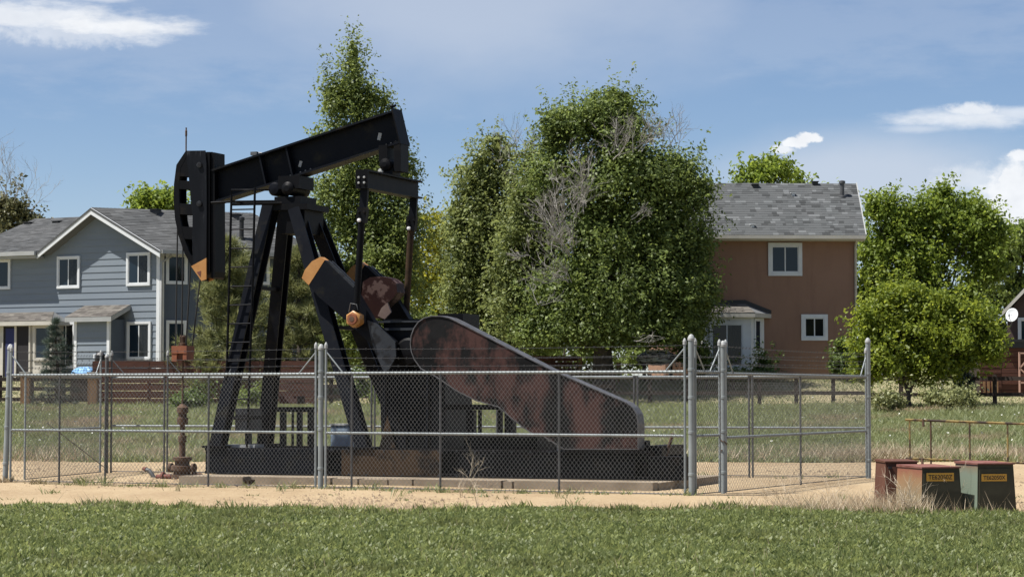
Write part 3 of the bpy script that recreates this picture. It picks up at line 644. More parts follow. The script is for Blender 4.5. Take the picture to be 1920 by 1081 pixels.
# ------------------------------------------------------------------ houses
def shingles(name, parent, quad, row, tab, m, seed, kind='stuff', lift=0.012):
    """courses of single tabs laid over a sloping plane: quad = eave left, eave right, ridge right, ridge left"""
    a, b_, c, d = [Vector(p) for p in quad]; rr = np.random.RandomState(seed)
    up = ((d-a)+(c-b_))*0.5; nrows = max(2, int(up.length/row)); nrm = (b_-a).cross(d-a).normalized()
    if nrm.z < 0: nrm = -nrm
    V = []; Fq = []
    for i in range(nrows):
        f0, f1 = i/nrows, min(1.0, (i+1.25)/nrows)
        l0, r0, l1, r1 = a.lerp(d,f0), b_.lerp(c,f0), a.lerp(d,f1), b_.lerp(c,f1)
        nt_ = max(2, int((r0-l0).length/tab)); cuts = np.sort(np.clip(np.arange(1,nt_)/nt_ + rr.uniform(-.35,.35,nt_-1)/nt_, 0.001, .999)); cuts = [0]+list(cuts)+[1]
        for j in range(len(cuts)-1):
            s0, s1 = cuts[j], cuts[j+1]; h = lift*rr.uniform(.7,1.3)
            p0, p1, p2, p3 = l0.lerp(r0,s0)+nrm*(h+.004), l0.lerp(r0,s1)+nrm*(h+.004), l1.lerp(r1,s1)+nrm*.004, l1.lerp(r1,s0)+nrm*.004
            k = len(V); V += [p0,p1,p2,p3,p0-nrm*h,p1-nrm*h]; Fq += [(k,k+1,k+2,k+3),(k+4,k+5,k+1,k)]
    me = bpy.data.meshes.new(name); me.from_pydata([tuple(v) for v in V], [], Fq)
    return put(name, me, m, parent, kind)
def window(parent, s0, z0, s1, z1, t=0.0, fw=0.09, trim='white', glass='pane', mull=1, curtain=None, proud=0.05, fr=None):
    """a trimmed sliding window in the plane y = t, looking towards -y"""
    w = MB()
    w.box((s0,t-proud,z0),(s0+fw,t+.03,z1)); w.box((s1-fw,t-proud,z0),(s1,t+.03,z1))
    w.box((s0+fw,t-proud,z1-fw),(s1-fw,t+.03,z1)); w.box((s0+fw,t-proud,z0),(s1-fw,t+.03,z0+fw))
    wo_ = w.build('window', M[trim], parent)
    a, b_, c, d = s0+fw+.002, z0+fw+.002, s1-fw-.002, z1-fw-.002
    f = MB(); e = 0.035
    f.box((a,t-.028,b_),(a+e,t+.02,d)); f.box((c-e,t-.028,b_),(c,t+.02,d)); f.box((a+e,t-.028,d-e),(c-e,t+.02,d)); f.box((a+e,t-.028,b_),(c-e,t+.02,b_+e))
    for i in range(mull):
        x = a + (c-a)*(i+1)/(mull+1); f.box((x-.022,t-.026,b_+e),(x+.022,t+.02,d-e))
    f.build('frame', M[fr or trim], wo_)
    for i in range(mull+1):
        x0 = a+e + (c-a-2*e)*i/(mull+1) + (.024 if i else 0); x1 = a+e + (c-a-2*e)*(i+1)/(mull+1) - (.024 if i < mull else 0)
        cur = curtain and (curtain == 'all' or str(i) in curtain)
        if cur:
            q = MB(); nn = 9
            q.add([(x0+(x1-x0)*j/nn, t-.014+.007*(j%2), z) for z in (b_+e, d-e) for j in range(nn+1)], [(j,j+1,nn+2+j,nn+1+j) for j in range(nn)])
            q.build('curtain', M['curtain'], wo_)
        g = MB(); g.box((x0,t-.020,b_+e),(x1,t-.016,d-e)); g.build('pane', clear if cur else M[glass], wo_)
    return wo_
clear = bpy.data.materials.new('clear_glass'); clear.use_nodes = True
_p = clear.node_tree.nodes['Principled BSDF']; _p.inputs['Base Color'].default_value = (.01,.014,.018,1); _p.inputs['Roughness'].default_value = .05; _p.inputs['Alpha'].default_value = 0.5
# ---- blue house
TH = R(27); YB = 89.0; zb = hgt(YB)
cB = W(299, 705, YB); fr = Frame((cB.x, YB, zb), TH)
bh = thing('blue_house', 'blue grey two storey house with lap siding and white trim at left', 'house', fr.o, -TH)
wdir = Vector((math.cos(R(25+27)), math.sin(R(25+27)), 0))     # the side wall runs back at an angle to the front
L = fr.L
apx, apz = L(185, 398); erx, erz = L(297, 466); elx, elz = L(88, 474); SL = -9.5; SW = 6.3
gl_out = [(0.0, -0.3), (0.0, erz), (apx, apz), (elx, elz), (SL, elz), (SL, -0.3)]
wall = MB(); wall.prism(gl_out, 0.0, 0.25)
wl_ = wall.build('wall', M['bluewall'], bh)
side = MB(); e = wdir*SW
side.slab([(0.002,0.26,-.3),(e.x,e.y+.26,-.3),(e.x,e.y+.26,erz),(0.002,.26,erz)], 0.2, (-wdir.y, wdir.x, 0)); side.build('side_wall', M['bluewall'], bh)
# lap siding boards on the front, one by one
step = 0.262
def span(z):
    l = SL; r_ = 0.0
    if z > elz: l = elx + (apx-elx)*(z-elz)/(apz-elz)
    if z > erz: r_ = 0.0 + (apx-0.0)*(z-erz)/(apz-erz)
    return l, r_
z = -0.2
while z < apz - 0.12:
    z1 = min(z+step, apz-.04)
    l0, r0 = span(z); l1, r1 = span(z1)
    d = MB()
    d.add([(l0,-.028,z),(r0,-.028,z),(r1,-.008,z1),(l1,-.008,z1),(l0,-.001,z),(r0,-.001,z),(r1,-.001,z1),(l1,-.001,z1)],
          [(0,1,2,3),(5,4,7,6),(4,5,1,0),(1,5,6,2),(4,0,3,7),(3,2,6,7)])
    d.build('siding_board', M['bluesiding'], wl_); z += step
# corner boards and downspout
q = MB(); q.box((-.14,-.055,-.2),(0.02,.24,erz-.02)); q.build('corner_board', M['white'], bh)
q = MB(); o_ = wdir*0.22 + Vector((.05,.2,0)); o2 = Vector((.085,-.03,0))
q.tube([(o2.x,o2.y,-.1),(o2.x,o2.y,erz-.55),(o_.x+.12,o_.y-.1,erz-.3),(o_.x+.12,o_.y-.12,erz-.12)], .05, 8); q.build('downspout', M['gutter'], bh)
# windows, front
def win(parent, a, b_, c, d, **k):
    s0, z1 = L(a, b_); s1, z0 = L(c, d); return window(parent, s0, z0, s1, z1, t=-.04, **k)
win(bh, 109,481,151,540, curtain='1')
win(bh, 239,474,283,535, curtain='1')
win(bh, -26,487,21,542)
win(bh, 240,603,284,674, curtain='1')
win(bh, 108,604,142,690, curtain='1')
# side windows
def sidewin(px0, py0, px1, py1, curtain=None):
    g = Frame(fr.o + fr.u*0.002 + fr.v*0.26, -(R(25))); s0, z1 = g.L(px0, py0); s1, z0 = g.L(px1, py1)
    w = window(bh, s0, z0, s1, z1, t=-.012, curtain=curtain, proud=.045)
    rel = Matrix.Translation((0.002,.26,0)) @ Matrix.Rotation(R(52), 4, 'Z')
    w.matrix_local = rel; return w
sidewin(311,475,351,533,'1'); sidewin(311,600,349,675); sidewin(470,478,505,534)
# roofs: gable over the front, running back along the side wall
oh = 0.46; f_ = -oh
ap = Vector((apx, f_, apz+.16)); er = Vector((0.34, f_, erz-.10)); el_ = Vector((elx-.10, f_, elz+.02))
def roofplane(name, quad, par, seed, m='shingle', row=.15, tab=.32):
    base = MB(); base.slab(quad, -0.10, (0,0,1)); r_ = base.build('roof', M['roofbase'], par)
    shingles('shingle', r_, quad, row, tab, M[m], seed); return r_
e2 = wdir*(SW+.4)
roofplane('roof', [er, er+e2, ap+e2, ap], bh, 1)
roofplane('roof', [el_, ap, ap+e2, el_+e2], bh, 2)
wr = -5.2
wz = L(120, 416)[1]
roofplane('roof', [(SL-.4, f_-.1, elz+.03), (elx-.15, f_-.1, elz+.03), (elx+3.6, 4.6, wz+.62), (SL-.4, 4.6, wz+.62)], bh, 3)
q = MB()                                                         # white barge boards
for a_, b2 in ((ap, er), (el_, ap)):
    a2 = Vector(a_)+Vector((0,-.004,-.015)); c2 = Vector(b2)+Vector((0,-.004,-.015))
    q.slab([a2, c2, c2+Vector((0,0,-.26)), a2+Vector((0,0,-.26))], .05, (0,-1,0))
q.build('barge_board', M['white'], bh)
q = MB(); q.slab([ap+Vector((0,-.062,-.02)), Vector(el_)+Vector((0,-.062,-.02)), Vector(el_)+Vector((0,-.062,-.10)), ap+Vector((0,-.062,-.10))], .01, (0,-1,0))
q.slab([ap+Vector((0,-.062,-.02)), Vector(er)+Vector((0,-.062,-.02)), Vector(er)+Vector((0,-.062,-.10)), ap+Vector((0,-.062,-.10))], .01, (0,-1,0)); q.build('shingle_edge', M['shingle'], bh)
q = MB(); q.box((SL-.4, f_-.22, elz-.12),(elx-.1, f_-.10, elz+.04)); q.box((SL-.4, f_-.10, elz-.22),(elx-.12,-.045,elz-.13)); q.build('gutter', M['gutter'], bh)
q = MB(); a2 = er + Vector((0.02,.04,.02)); q.slab([a2, a2+e2, a2+e2+Vector((0,0,-.15)), a2+Vector((0,0,-.15))], .11, (wdir.y,-wdir.x,0))
q.slab([er+Vector((-.3,.1,-.17)), er+e2+Vector((-.3,.1,-.17)), er+e2+Vector((0,.1,-.17)), er+Vector((0,.1,-.17))], .02, (0,0,-1)); q.build('gutter', M['gutter'], bh)
# roof vents and flue
def vent(par, p, w=.32, up=(0,0,1), name='roof_vent', m='blackplastic'):
    v = MB(); x, y, z_ = p; v.box((x-w/2,y-w/2,z_-.12),(x+w/2,y+w/2,z_+.10)); v.box((x-w/2-.04,y-w/2-.05,z_+.102),(x+w/2+.04,y+w/2+.03,z_+.13)); v.build(name, M[m], par)
for px, py in ((292,398),(443,407),(520,411)):
    k = (px-185)/340.; f = .13; p = er.lerp(ap, 1-f) + e2*(0.0)
    d = ray(px,py); # point on the right slope seen at that pixel
    n_ = (er+e2-er).cross(ap-er); Rm = Matrix.Rotation(-TH,4,'Z'); nw = Rm.to_3x3() @ n_; pw = fr.o + (Rm @ er)
    kk = (pw - Vector((0,0,H))).dot(nw)/d.dot(nw); hit = Rm.inverted() @ (Vector((0,0,H)) + d*kk - fr.o); vent(bh, hit)
    if px == 443:
        d = ray(453,447); kk = (pw - Vector((0,0,H))).dot(nw)/d.dot(nw); hit = Rm.inverted() @ (Vector((0,0,H)) + d*kk - fr.o)
        q = MB(); q.lathe(hit, [(.14,-.1),(.14,.04),(.09,.05),(.09,.72),(.12,.73),(.12,.84),(.05,.88)], 10); q.build('flue_pipe', M['blackplastic'], bh)
for px, py in ((55,421),(108,419)):
    s, z_ = L(px, py, 3.9); vent(bh, (s, 3.9, z_-.02))
# bump-out with a small roof
s0, z1 = L(141, 598, -1.0); s1, zz = L(206, 598, -1.0)
q = MB(); q.box((s0,-1.0,-.3),(s1,-.04,z1-.02)); bo = q.build('bump_out', M['bluewall'], bh)
z = -.2
while z < z1-.1:
    zt = min(z+step, z1-.03); d = MB()
    d.add([(s0,-1.036,z),(s1,-1.036,z),(s1,-1.008,zt),(s0,-1.008,zt),(s0,-1.001,z),(s1,-1.001,z),(s1,-1.001,zt),(s0,-1.001,zt)], [(0,1,2,3),(5,4,7,6),(4,5,1,0),(1,5,6,2),(4,0,3,7),(3,2,6,7)])
    d.build('siding_board', M['bluesiding'], bo); z += step
for xa_, xb_ in ((s0-.02,s0+.11),(s1-.11,s1+.02)): q = MB(); q.box((xa_,-1.05,-.2),(xb_,-.95,z1-.02)); q.build('corner_board', M['white'], bh)
q = MB(); zr = z1+.04; q.prism([(0,0)]*0 or [(s0-.25,zr),(s1+.25,zr),(s1+.25,zr+.02),(s0-.25,zr+.02)], -1.28,-1.26)
pr = MB(); pr.add([(s0-.28,-1.3,zr-.16),(s1+.28,-1.3,zr-.16),(s1+.28,-.04,zr+.34),(s0-.28,-.04,zr+.34),(s0-.28,-1.3,zr+.02),(s1+.28,-1.3,zr+.02),(s1+.28,-.04,zr+.52),(s0-.28,-.04,zr+.52)],
                  [(3,2,1,0),(4,5,6,7),(0,1,5,4),(1,2,6,5),(2,3,7,6),(3,0,4,7)]); rr_ = pr.build('porch_roof', M['gutter'], bh)
shingles('shingle', rr_, [(s0-.28,-1.3,zr+.025),(s1+.28,-1.3,zr+.025),(s1+.28,-.04,zr+.525),(s0-.28,-.04,zr+.525)], .13, .28, M['weathershingle'], 5)
# back door bay at the left
b0, bz = L(-60, 600, -.9); b1, _ = L(104, 600, -.9)
q = MB(); q.box((b0,-.9,-.3),(b1-.25,-.04,bz-.15)); bay = q.build('door_bay', M['cream'], bh)
x0, z_t = L(8, 610, -.9); x1, _ = L(56, 610, -.9)
dr = MB(); dr.box((x0,-.93,0.05),(x1,-.905,z_t-.05)); dd = dr.build('sliding_door', M['dark'], bh)
xm = x0 + (x1-x0)*.48; q = MB()
for a_, b2 in ((x0-.06,x0),(xm-.05,xm+.05),(x1,x1+.08)): q.box((a_,-.97,.03),(b2,-.906,z_t-.02))
q.box((x0-.06,-.97,z_t-.018),(x1+.08,-.906,z_t+.10)); q.build('door_frame', M['cream'], dd)
q = MB(); q.box((x0+.12,-.955,.1),(xm-.06,-.935,z_t-.12)); q.build('door_screen', mat('blue_curtain',(0.012,0.018,0.085),rough=.8), dd)
w0, w1 = L(64, 610, -.9)[0], L(99, 610, -.9)[0]
window(bh, w0, .75, w1, z_t, t=-.91, trim='cream', glass='pane', mull=0)
zr = bz-.12
pr = MB(); pr.add([(b0,-1.2,zr-.14),(b1+.05,-1.2,zr-.14),(b1+.05,-.045,zr-.14),(b0,-.045,zr-.14),(b0,-1.2,zr+.02),(b1+.05,-1.2,zr+.02),(b1+.05,-.045,zr+.02),(b0,-.045,zr+.02)],
                  [(3,2,1,0),(4,5,6,7),(0,1,5,4),(1,2,6,5),(2,3,7,6),(3,0,4,7)]); rr_ = pr.build('porch_roof', M['cream'], bh)
xb = b1-.75
q = MB(); q.add([(b0,-1.2,zr+.024),(b1+.05,-1.2,zr+.024),(xb,-.045,zr+.42),(b0,-.045,zr+.42),(b1+.05,-.045,zr+.024)], [(0,1,2,3),(1,4,2)]); q.build('roof_deck', M['roofbase'], rr_)
shingles('shingle', rr_, [(b0,-1.2,zr+.03),(b1+.05,-1.2,zr+.03),(xb,-.045,zr+.426),(b0,-.045,zr+.426)], .13, .28, M['weathershingle'], 6)
# ---- brown house
TH2 = R(-2); YW = 88.0; zw = hgt(YW); c0 = W(1606, 712, YW); g = Frame((c0.x, YW, zw), TH2); L = g.L
br = thing('brown_house', 'brown stucco two storey house with mottled grey shingle roof', 'house', g.o, -TH2)
wt = L(1500, 446)[1]; SWL = -7.4
q = MB(); q.box((SWL,0,-.3),(0,7.0,wt)); q.build('wall', M['stucco'], br)
ez = L(1500, 441, -.55)[1]; rz = L(1500, 344, 3.6)[1]; xr = L(1622, 440, -.55)[0]; xr2 = L(1604, 342, 3.6)[0]; xl = SWL-.35
base = MB(); base.add([(xl,-.55,ez),(xr,-.55,ez),(xr2,3.6,rz),(xl+.1,3.6,rz),(xr,7.6,ez),(xl,7.6,ez),(xl,-.55,ez-.06),(xr,-.55,ez-.06),(xr,7.6,ez-.06),(xl,7.6,ez-.06)],
    [(0,1,2,3),(3,2,4,5),(1,4,2),(0,3,5),(6,9,8,7),(0,6,7,1),(1,7,8,4),(4,8,9,5),(5,9,6,0)]); rf = base.build('roof', M['roofbase'], br)
shingles('shingle', rf, [(xl,-.56,ez+.004),(xr+.02,-.56,ez+.004),(xr2+.02,3.6,rz+.004),(xl+.1,3.6,rz+.004)], .20, .23, M['shingleblend'], 8)
q = MB(); q.add([(xr+.02,-.56,ez-.06),(xr+.06,-.56,ez-.06),(xr2+.06,3.6,rz-.06),(xr2+.02,3.6,rz-.06),(xr+.02,-.56,ez+.05),(xr+.06,-.56,ez+.05),(xr2+.06,3.6,rz+.05),(xr2+.02,3.6,rz+.05)],
    [(3,2,1,0),(4,5,6,7),(0,1,5,4),(1,2,6,5),(2,3,7,6),(3,0,4,7)]); q.build('barge_board', M['gutter'], br)
q = MB(); q.prism([(0,0),(.0,0)] and [(xl,ez-.14),(xr,ez-.14),(xr,ez-.005),(xl,ez-.005)], -.70, -.565); q.box((xl,-.56,ez-.2),(xr,0,ez-.14)); q.build('gutter', M['cream'], br)
q = MB(); q.tube([(-.02,-.06,-.1),(-.02,-.06,wt-.35),(-.02,-.4,wt-.05),(-.02,-.6,wt-.0)], .05, 8); q.build('downspout', M['cream'], br)
def win(a, b_, c, d, **k):
    s0, z1 = L(a,b_); s1, z0 = L(c,d); return window(br, s0, z0, s1, z1, t=-.012, **k)
win(1440,455,1504,517, fw=.14); win(1502,589,1552,638, fw=.14, glass='panedark'); win(1262,478,1282,540, fw=.12)
# bay with the sliding door
f0, _ = L(1318,600,-.8); f1, zt = L(1408,586,-.8); f2, _ = L(1437,600,0)
f2 = f1+.62
q = MB(); q.add([(f0,-.8,-.3),(f1,-.8,-.3),(f2,-.005,-.3),(f0,-.005,-.3),(f0,-.8,zt-.1),(f1,-.8,zt-.1),(f2,-.005,zt-.1),(f0,-.005,zt-.1)], [(3,2,1,0),(4,5,6,7),(0,1,5,4),(1,2,6,5),(3,0,4,7)])
q.build('bay_wall', M['white'], br)
d0, dz1 = L(1330,603,-.8); d1, dz0 = L(1396,690,-.8)
sd = window(br, d0, dz0, d1, dz1, t=-.812, fw=.09, mull=1, curtain='1', glass='panedark'); sd.name = 'sliding_door'
# narrow window on the angled face
ang = math.atan2(.795, f2-f1); ln = math.hypot(.795, f2-f1)
nw_ = window(br, ln*.22, L(1421,662,-.4)[1], ln*.72, L(1421,597,-.4)[1], t=-.012, fw=.06, mull=0, proud=.03)
nw_.matrix_local = Matrix.Translation((f1,-.8,0)) @ Matrix.Rotation(ang,4,'Z')
ev = zt-.02; h0, h1 = f0-.3, f1+.75
pr = MB(); pr.add([(h0,-1.1,ev-.16),(f1+.12,-1.1,ev-.16),(h1+.15,-.01,ev-.16),(h0,-.01,ev-.16),(h0,-1.1,ev),(f1+.12,-1.1,ev),(h1+.15,-.01,ev),(h0,-.01,ev)], [(3,2,1,0),(4,5,6,7),(0,1,5,4),(1,2,6,5),(2,3,7,6),(3,0,4,7)])
pf = pr.build('bay_roof', M['cream'], br)
rt = ev+.40; rx = f1-.12
q = MB(); q.add([(h0,-1.1,ev+.004),(f1+.12,-1.1,ev+.004),(h1+.15,-.01,ev+.004),(rx,-.01,rt),(h0,-.01,rt)], [(0,1,3,4),(1,2,3)]); q.build('roof_deck', M['roofbase'], pf)
shingles('shingle', pf, [(h0,-1.1,ev+.008),(f1+.12,-1.1,ev+.008),(rx,-.01,rt+.004),(h0,-.01,rt+.004)], .13, .28, M['weathershingle'], 9)
q = MB(); q.slab([(h0,-.012,rt),(rx,-.012,rt),(h1+.15,-.012,ev+.02),(h1+.15,-.012,ev+.14),(rx,-.012,rt+.14),(h0,-.012,rt+.10)], .03, (0,-1,0)); q.build('dark_strip', M['blackplastic'], br)  # dark strip on the wall along the top of the bay roof
def on_roof(px, py):
    d = ray(px,py); n_ = Vector((0,ez-rz,3.6+.55)); Rm = Matrix.Rotation(-TH2,4,'Z').to_3x3(); pw = g.o + Rm @ Vector((0,-.55,ez))
    nw2 = Rm @ n_; kk = (pw-Vector((0,0,H))).dot(nw2)/d.dot(nw2); return Rm.inverted() @ (Vector((0,0,H))+d*kk-g.o)
vent(br, on_roof(1416,351), .22, m='blackplastic'); vent(br, on_roof(1528,346), .22); vent(br, on_roof(1487,367), .12, m='white'); vent(br, on_roof(1411,426), .12, m='white')
p = on_roof(1579,369)
q = MB(); q.lathe(p, [(.16,-.1),(.16,.03),(.09,.05),(.09,.52),(.13,.53),(.13,.63),(.04,.66)], 10); q.build('flue_pipe', M['dullgalv'], br)
# ---- corner of a third house at the right edge with the dish
Y3 = 86; g3 = Frame((W(1905,700,Y3).x, Y3, hgt(Y3)), R(17)); L = g3.L
h3 = thing('brown_house', 'dark brown house gable cut off by the right edge', 'house', g3.o, R(-17))
a = L(1886,583); b_ = L(1926,541); q = MB(); q.prism([(a[0]+.05,-.3),(6,-.3),(6,b_[1]+3.2),(b_[0],b_[1]-.05),(a[0]+.05,a[1]-.1)], 0, 5); q.build('wall', mat('dark_brown_siding',(0.06,0.035,0.028),(0.05,0.03,0.024),2), h3)
q = MB(); s_ = (b_[1]-a[1])/(b_[0]-a[0]); q.slab([(a[0]-.1,-.4,a[1]-.1*s_),(7,-.4,a[1]+(7-a[0])*s_),(7,5,a[1]+(7-a[0])*s_),(a[0]-.1,5,a[1]-.1*s_)], .1, (0,0,1)); q.build('roof', M['roofbase'], h3)
q = MB(); q.slab([(a[0]-.1,-.41,a[1]-.1*s_+.08),(7,-.41,a[1]+(7-a[0])*s_+.08),(7,-.41,a[1]+(7-a[0])*s_-.08),(a[0]-.1,-.41,a[1]-.1*s_-.08)], .03, (0,-1,0)); q.build('barge_board', M['cream'], h3)
wx, wz_ = L(1909,640); window(h3, wx, wz_-.2, wx+.9, wz_+.9, t=-.012)
c3 = W(1898,591,84.5)
dish = thing('satellite_dish', 'white satellite dish mounted beside the gable at the right edge', 'satellite dish', c3)
prof = [(.001,.0)] + [(r_, .30*r_*r_/.27*.6) for r_ in (.06,.12,.18,.24,.27)]
q = MB(); nn = 18; vs = []; 
for r_, z_ in prof:
    for k in range(nn): vs.append((r_*math.cos(2*PI*k/nn)*.9, -z_, r_*math.sin(2*PI*k/nn)))
q.add(vs, [(i*nn+k, i*nn+(k+1)%nn, (i+1)*nn+(k+1)%nn, (i+1)*nn+k) for i in range(len(prof)-1) for k in range(nn)], True)
o = q.build('reflector', M['white'], dish); o.rotation_euler = (R(-18),0,R(-32)); sm_ = o.modifiers.new('thickness','SOLIDIFY'); sm_.thickness = .012
q = MB(); q.tube([(-.02,.02,-.25),(-.18,-.35,-.12),(-.2,-.38,-.05)], .014, 6); q.lathe((-.2,-.38,0), [(.03,-.05),(.04,0),(.02,.05)], 8); q.build('feed_arm', M['gutter'], dish)
q = MB(); q.tube([(0,.02,0),(.1,.2,-.1),(.12,1.0,-.45)], .022, 6); q.build('mount', M['dullgalv'], dish)
# ------------------------------------------------------------------ pump jack
TP = R(21.5); o0 = Vector((-1.15, 38.03, 0)); pf_ = Frame(o0, TP); L = pf_.L; PL = pf_.poly
def V3(pt, t): return Vector((pt[0], t, pt[1]))
pad = thing('concrete_pad', 'long low concrete pad under the black pump jack', 'pad', o0, -TP)
PH = 0.155; ps0 = L(335, 905, -2.0)[0]; ps1 = L(1226, 910, -2.0)[0]
q = MB(); q.box((ps0,-1.75,-.1),(ps1,1.8,PH-.006)); q.build('slab', M['concrete'], pad)
cuts = [ps0] + [L(x, 905, -2.0)[0] for x in (458, 478, 622, 672, 728, 775, 942, 962)] + [ps1]
for i in range(len(cuts)-1):
    if i in (1,): continue
    a, b_ = cuts[i]+.018, cuts[i+1]-.018
    if b_-a < .05: continue
    k = random.Random(i); q = MB(); q.box((a,-2.0-k.uniform(0,.03),-.1),(b_,-1.755,PH+k.uniform(-.012,.006))); q.build('kerb_block', M['concrete'], pad)
for x in (462, 484, 950):
    s = L(x, 905, -2.0)[0]; q = MB(); q.box((s-.05,-1.99,-.1),(s+.05,-1.76,PH-.05)); q.build('timber_block', M['rustbrown'], pad)
pj = thing('pump_jack', 'large black oil pump jack with orange crank tips and patchy belt guard', 'pump jack', o0, -TP)
K = M['black']
# base skid
zs = L(740, 842, -.95)[1]; zp = PH + .004; bs0 = L(384, 860, -.95)[0]; bs1 = L(1215, 860, -.95)[0]; bs2 = L(1284, 870, -.95)[0]
def skid(t0, t1, bs2=bs2):
    q = MB(); h = zs - zp
    q.box((bs0,t0,zs-.045),(bs1,t1,zs)); q.box((bs0,t0,zp),(bs1,t1,zp+.045)); q.box((bs0,(t0+t1)/2-.03,zp+.047),(bs1,(t0+t1)/2+.03,zs-.047))
    q.box((bs1+.002,t0+.01,zp),(bs2,t1-.01,zs-.07))
    for i in range(9):
        x = bs0 + (bs1-bs0)*(i+.02)/8.1; q.box((x,t0+.015,zp+.048),(x+.02,t1-.015,zs-.048))
    return q.build('skid_beam', K, pj)
skid(-.95,-.68); skid(.68,.95,bs1+.06)
for f in (0.0,.14,.34,.5,.62,.78,.97):
    x = bs0+.02+(bs1-bs0-.1)*f; q = MB(); q.box((x,-.675,zp+.02),(x+.12,.675,zs-.05)); q.build('cross_member', K, pj)
q = MB(); a = L(641,860,-.97)[0]; b_ = L(828,860,-.97)[0]; q.box((a,-.985,zp+.01),(b_,-.953,zs-.005)); q.build('side_plate', M['rustbrown'], pj, label='rusty brown side plate')
q = MB(); a2 = L(480,860,-.97)[0]; b2 = L(588,860,-.97)[0]; q.box((L(386,860,-.97)[0],-.98,zp+.01),(b2,-.953,zs-.01)); q.box((a2,-.99,zs-.2),(a2+.02,-.981,zs-.02)); q.build('side_plate', M['navy'], pj)
q = MB(); a = L(860,860,-.97)[0]; q.box((a,-.978,zp+.01),(L(1190,860,-.97)[0],-.953,zs-.06)); q.build('side_plate', K, pj)
# samson post legs
def leg(p0, p1, t0, t1, w, name='leg'):
    q = MB(); q.ibeam(V3(p0,t0), V3(p1,t1), w, w*1.15, .03, .03, (0,1,0) if False else (1,0,0)); return q.build(name, M['navy'], pj)
zleg = zs+.003
def base_at(px, t): return (L(px, 838, t)[0], zleg)
l1b, l1t = base_at(407,-.88), L(508,386,-.3); r1b, r1t = base_at(682,-.88), L(556,392,-.3)
legs = [(l1b,l1t,-.86,-.3),(l1b,l1t,.86,.3),(r1b,r1t,-.86,-.3),(r1b,r1t,.86,.3)]
for p0, p1, t0, t1 in legs: leg(p0, p1, t0, t1, .215)
for (p0,p1,t0,t1) in legs:
    q = MB(); q.box((p0[0]-.22,t0-.16,zs+.001),(p0[0]+.22,t0+.16,zs+.035)); q.build('foot_plate', K, pj)
def on(p0, p1, t0, t1, f): return V3((p0[0]+(p1[0]-p0[0])*f, p0[1]+(p1[1]-p0[1])*f), t0+(t1-t0)*f)
for f in (.66, .12):
    q = MB(); q.bar(on(*legs[0],f), on(*legs[1],f), .09, .06); q.build('brace', K, pj)
q = MB(); q.bar(on(*legs[2],.5), on(*legs[3],.5), .09, .06); q.build('brace', K, pj)
# top platform and centre bearing
tx0, tz = L(522,384,-.3); tx1, _ = L(580,384,-.3)
q = MB(); q.box((tx0-.1,-.42,tz-.10),(tx1+.02,.42,tz)); q.box((tx0+.06,-.36,tz-.5),(tx1-.06,.36,tz-.101)); q.build('post_cap', K, pj)
bx, bz = L(545,352,-.2)
q = MB(); q.box((bx-.26,-.3,tz+.002),(bx+.24,.3,tz+.14)); q.lathe((bx,-.34,bz-.02), [(.05,-.02),(.09,0),(.115,.02),(.115,.66),(.09,.68),(.05,.70)], 16, 'y')
q.box((bx-.20,-.28,bz-.02),(bx+.2,.28,bz+.20)); q.build('centre_bearing', K, pj)
q = MB(); q.lathe((L(512,354,-.3)[0],-.26,L(512,354,-.3)[1]), [(.02,-.03),(.09,-.02),(.12,.02),(.12,.4),(.02,.42)], 14, 'y'); q.build('bearing_cap', M['navy'], pj)
# walking beam
A0, A1 = L(398,318,-.16), L(737,207,-.16); B0, B1 = L(398,380,-.16), L(752,284,-.16)
at = math.atan2(A1[1]-A0[1], A1[0]-A0[0]); dA = Vector((math.cos(at),0,math.sin(at))); nA = Vector((-math.sin(at),0,math.cos(at)))
p0 = V3(((A0[0]+B0[0])/2,(A0[1]+B0[1])/2),0); ln = (V3(((A1[0]+B1[0])/2,(A1[1]+B1[1])/2),0)-p0).dot(dA); hB = 0.58
p1 = p0 + dA*ln
q = MB(); q.ibeam(p0, p1, .33, hB, .035, .03, (0,1,0)); wb = q.build('walking_beam', M['navy'], pj)
def beam_x(px): return (V3(L(px,300,-.16),0)-p0).dot(dA)
for px in (491, 541):
    x = (L(px,310,-.16)[0]-p0.x)/math.cos(at); q = MB(); c = p0 + dA*x
    q.bar(c-nA*(hB/2-.04), c+nA*(hB/2-.04), .03, .29, dA); q.build('stiffener', M['navy'], wb)
q = MB(); c = p1 + dA*.012; q.bar(c-nA*(hB/2+.02), c+nA*(hB/2+.03), .024, .40, dA); q.build('end_plate', K, wb)
q = MB(); c = p0 + dA*(ln-.05) + nA*(hB/2); q.tube([c, c+nA*.09, c+nA*.10+dA*.07], .025, 6); q.lathe(c+nA*.10, [(.02,-.03),(.05,0),(.02,.03)], 8); q.build('lifting_eye', K, wb)
c = p0 + dA*((L(478,285,-.16)[0]-p0.x)/math.cos(at)) + nA*(hB/2)
q = MB(); q.tube([c, c+Vector((.03,0,.08)), c+Vector((.16,0,.06))], .012, 5); q.box((c.x-.07,-.06,c.z+.03),(c.x+.05,.02,c.z+.09)); q.build('lubricator', M['dullgalv'], wb)
q = MB(); c = p0 + dA*(ln-.42) - nA*.10; q.bar(c+Vector((0,-.02,0)), c+Vector((.03,-.02,.12)), .02, .06, (0,1,0)); q.build('clip', M['gutter'], wb)
q = MB(); c = p0 + dA*((bx+.05-p0.x)/math.cos(at)) - nA*.12; q.bar(c+Vector((0,-.02,0)), c+Vector((.03,-.02,.10)), .02, .05, (0,1,0)); q.build('clip', M['gutter'], wb)
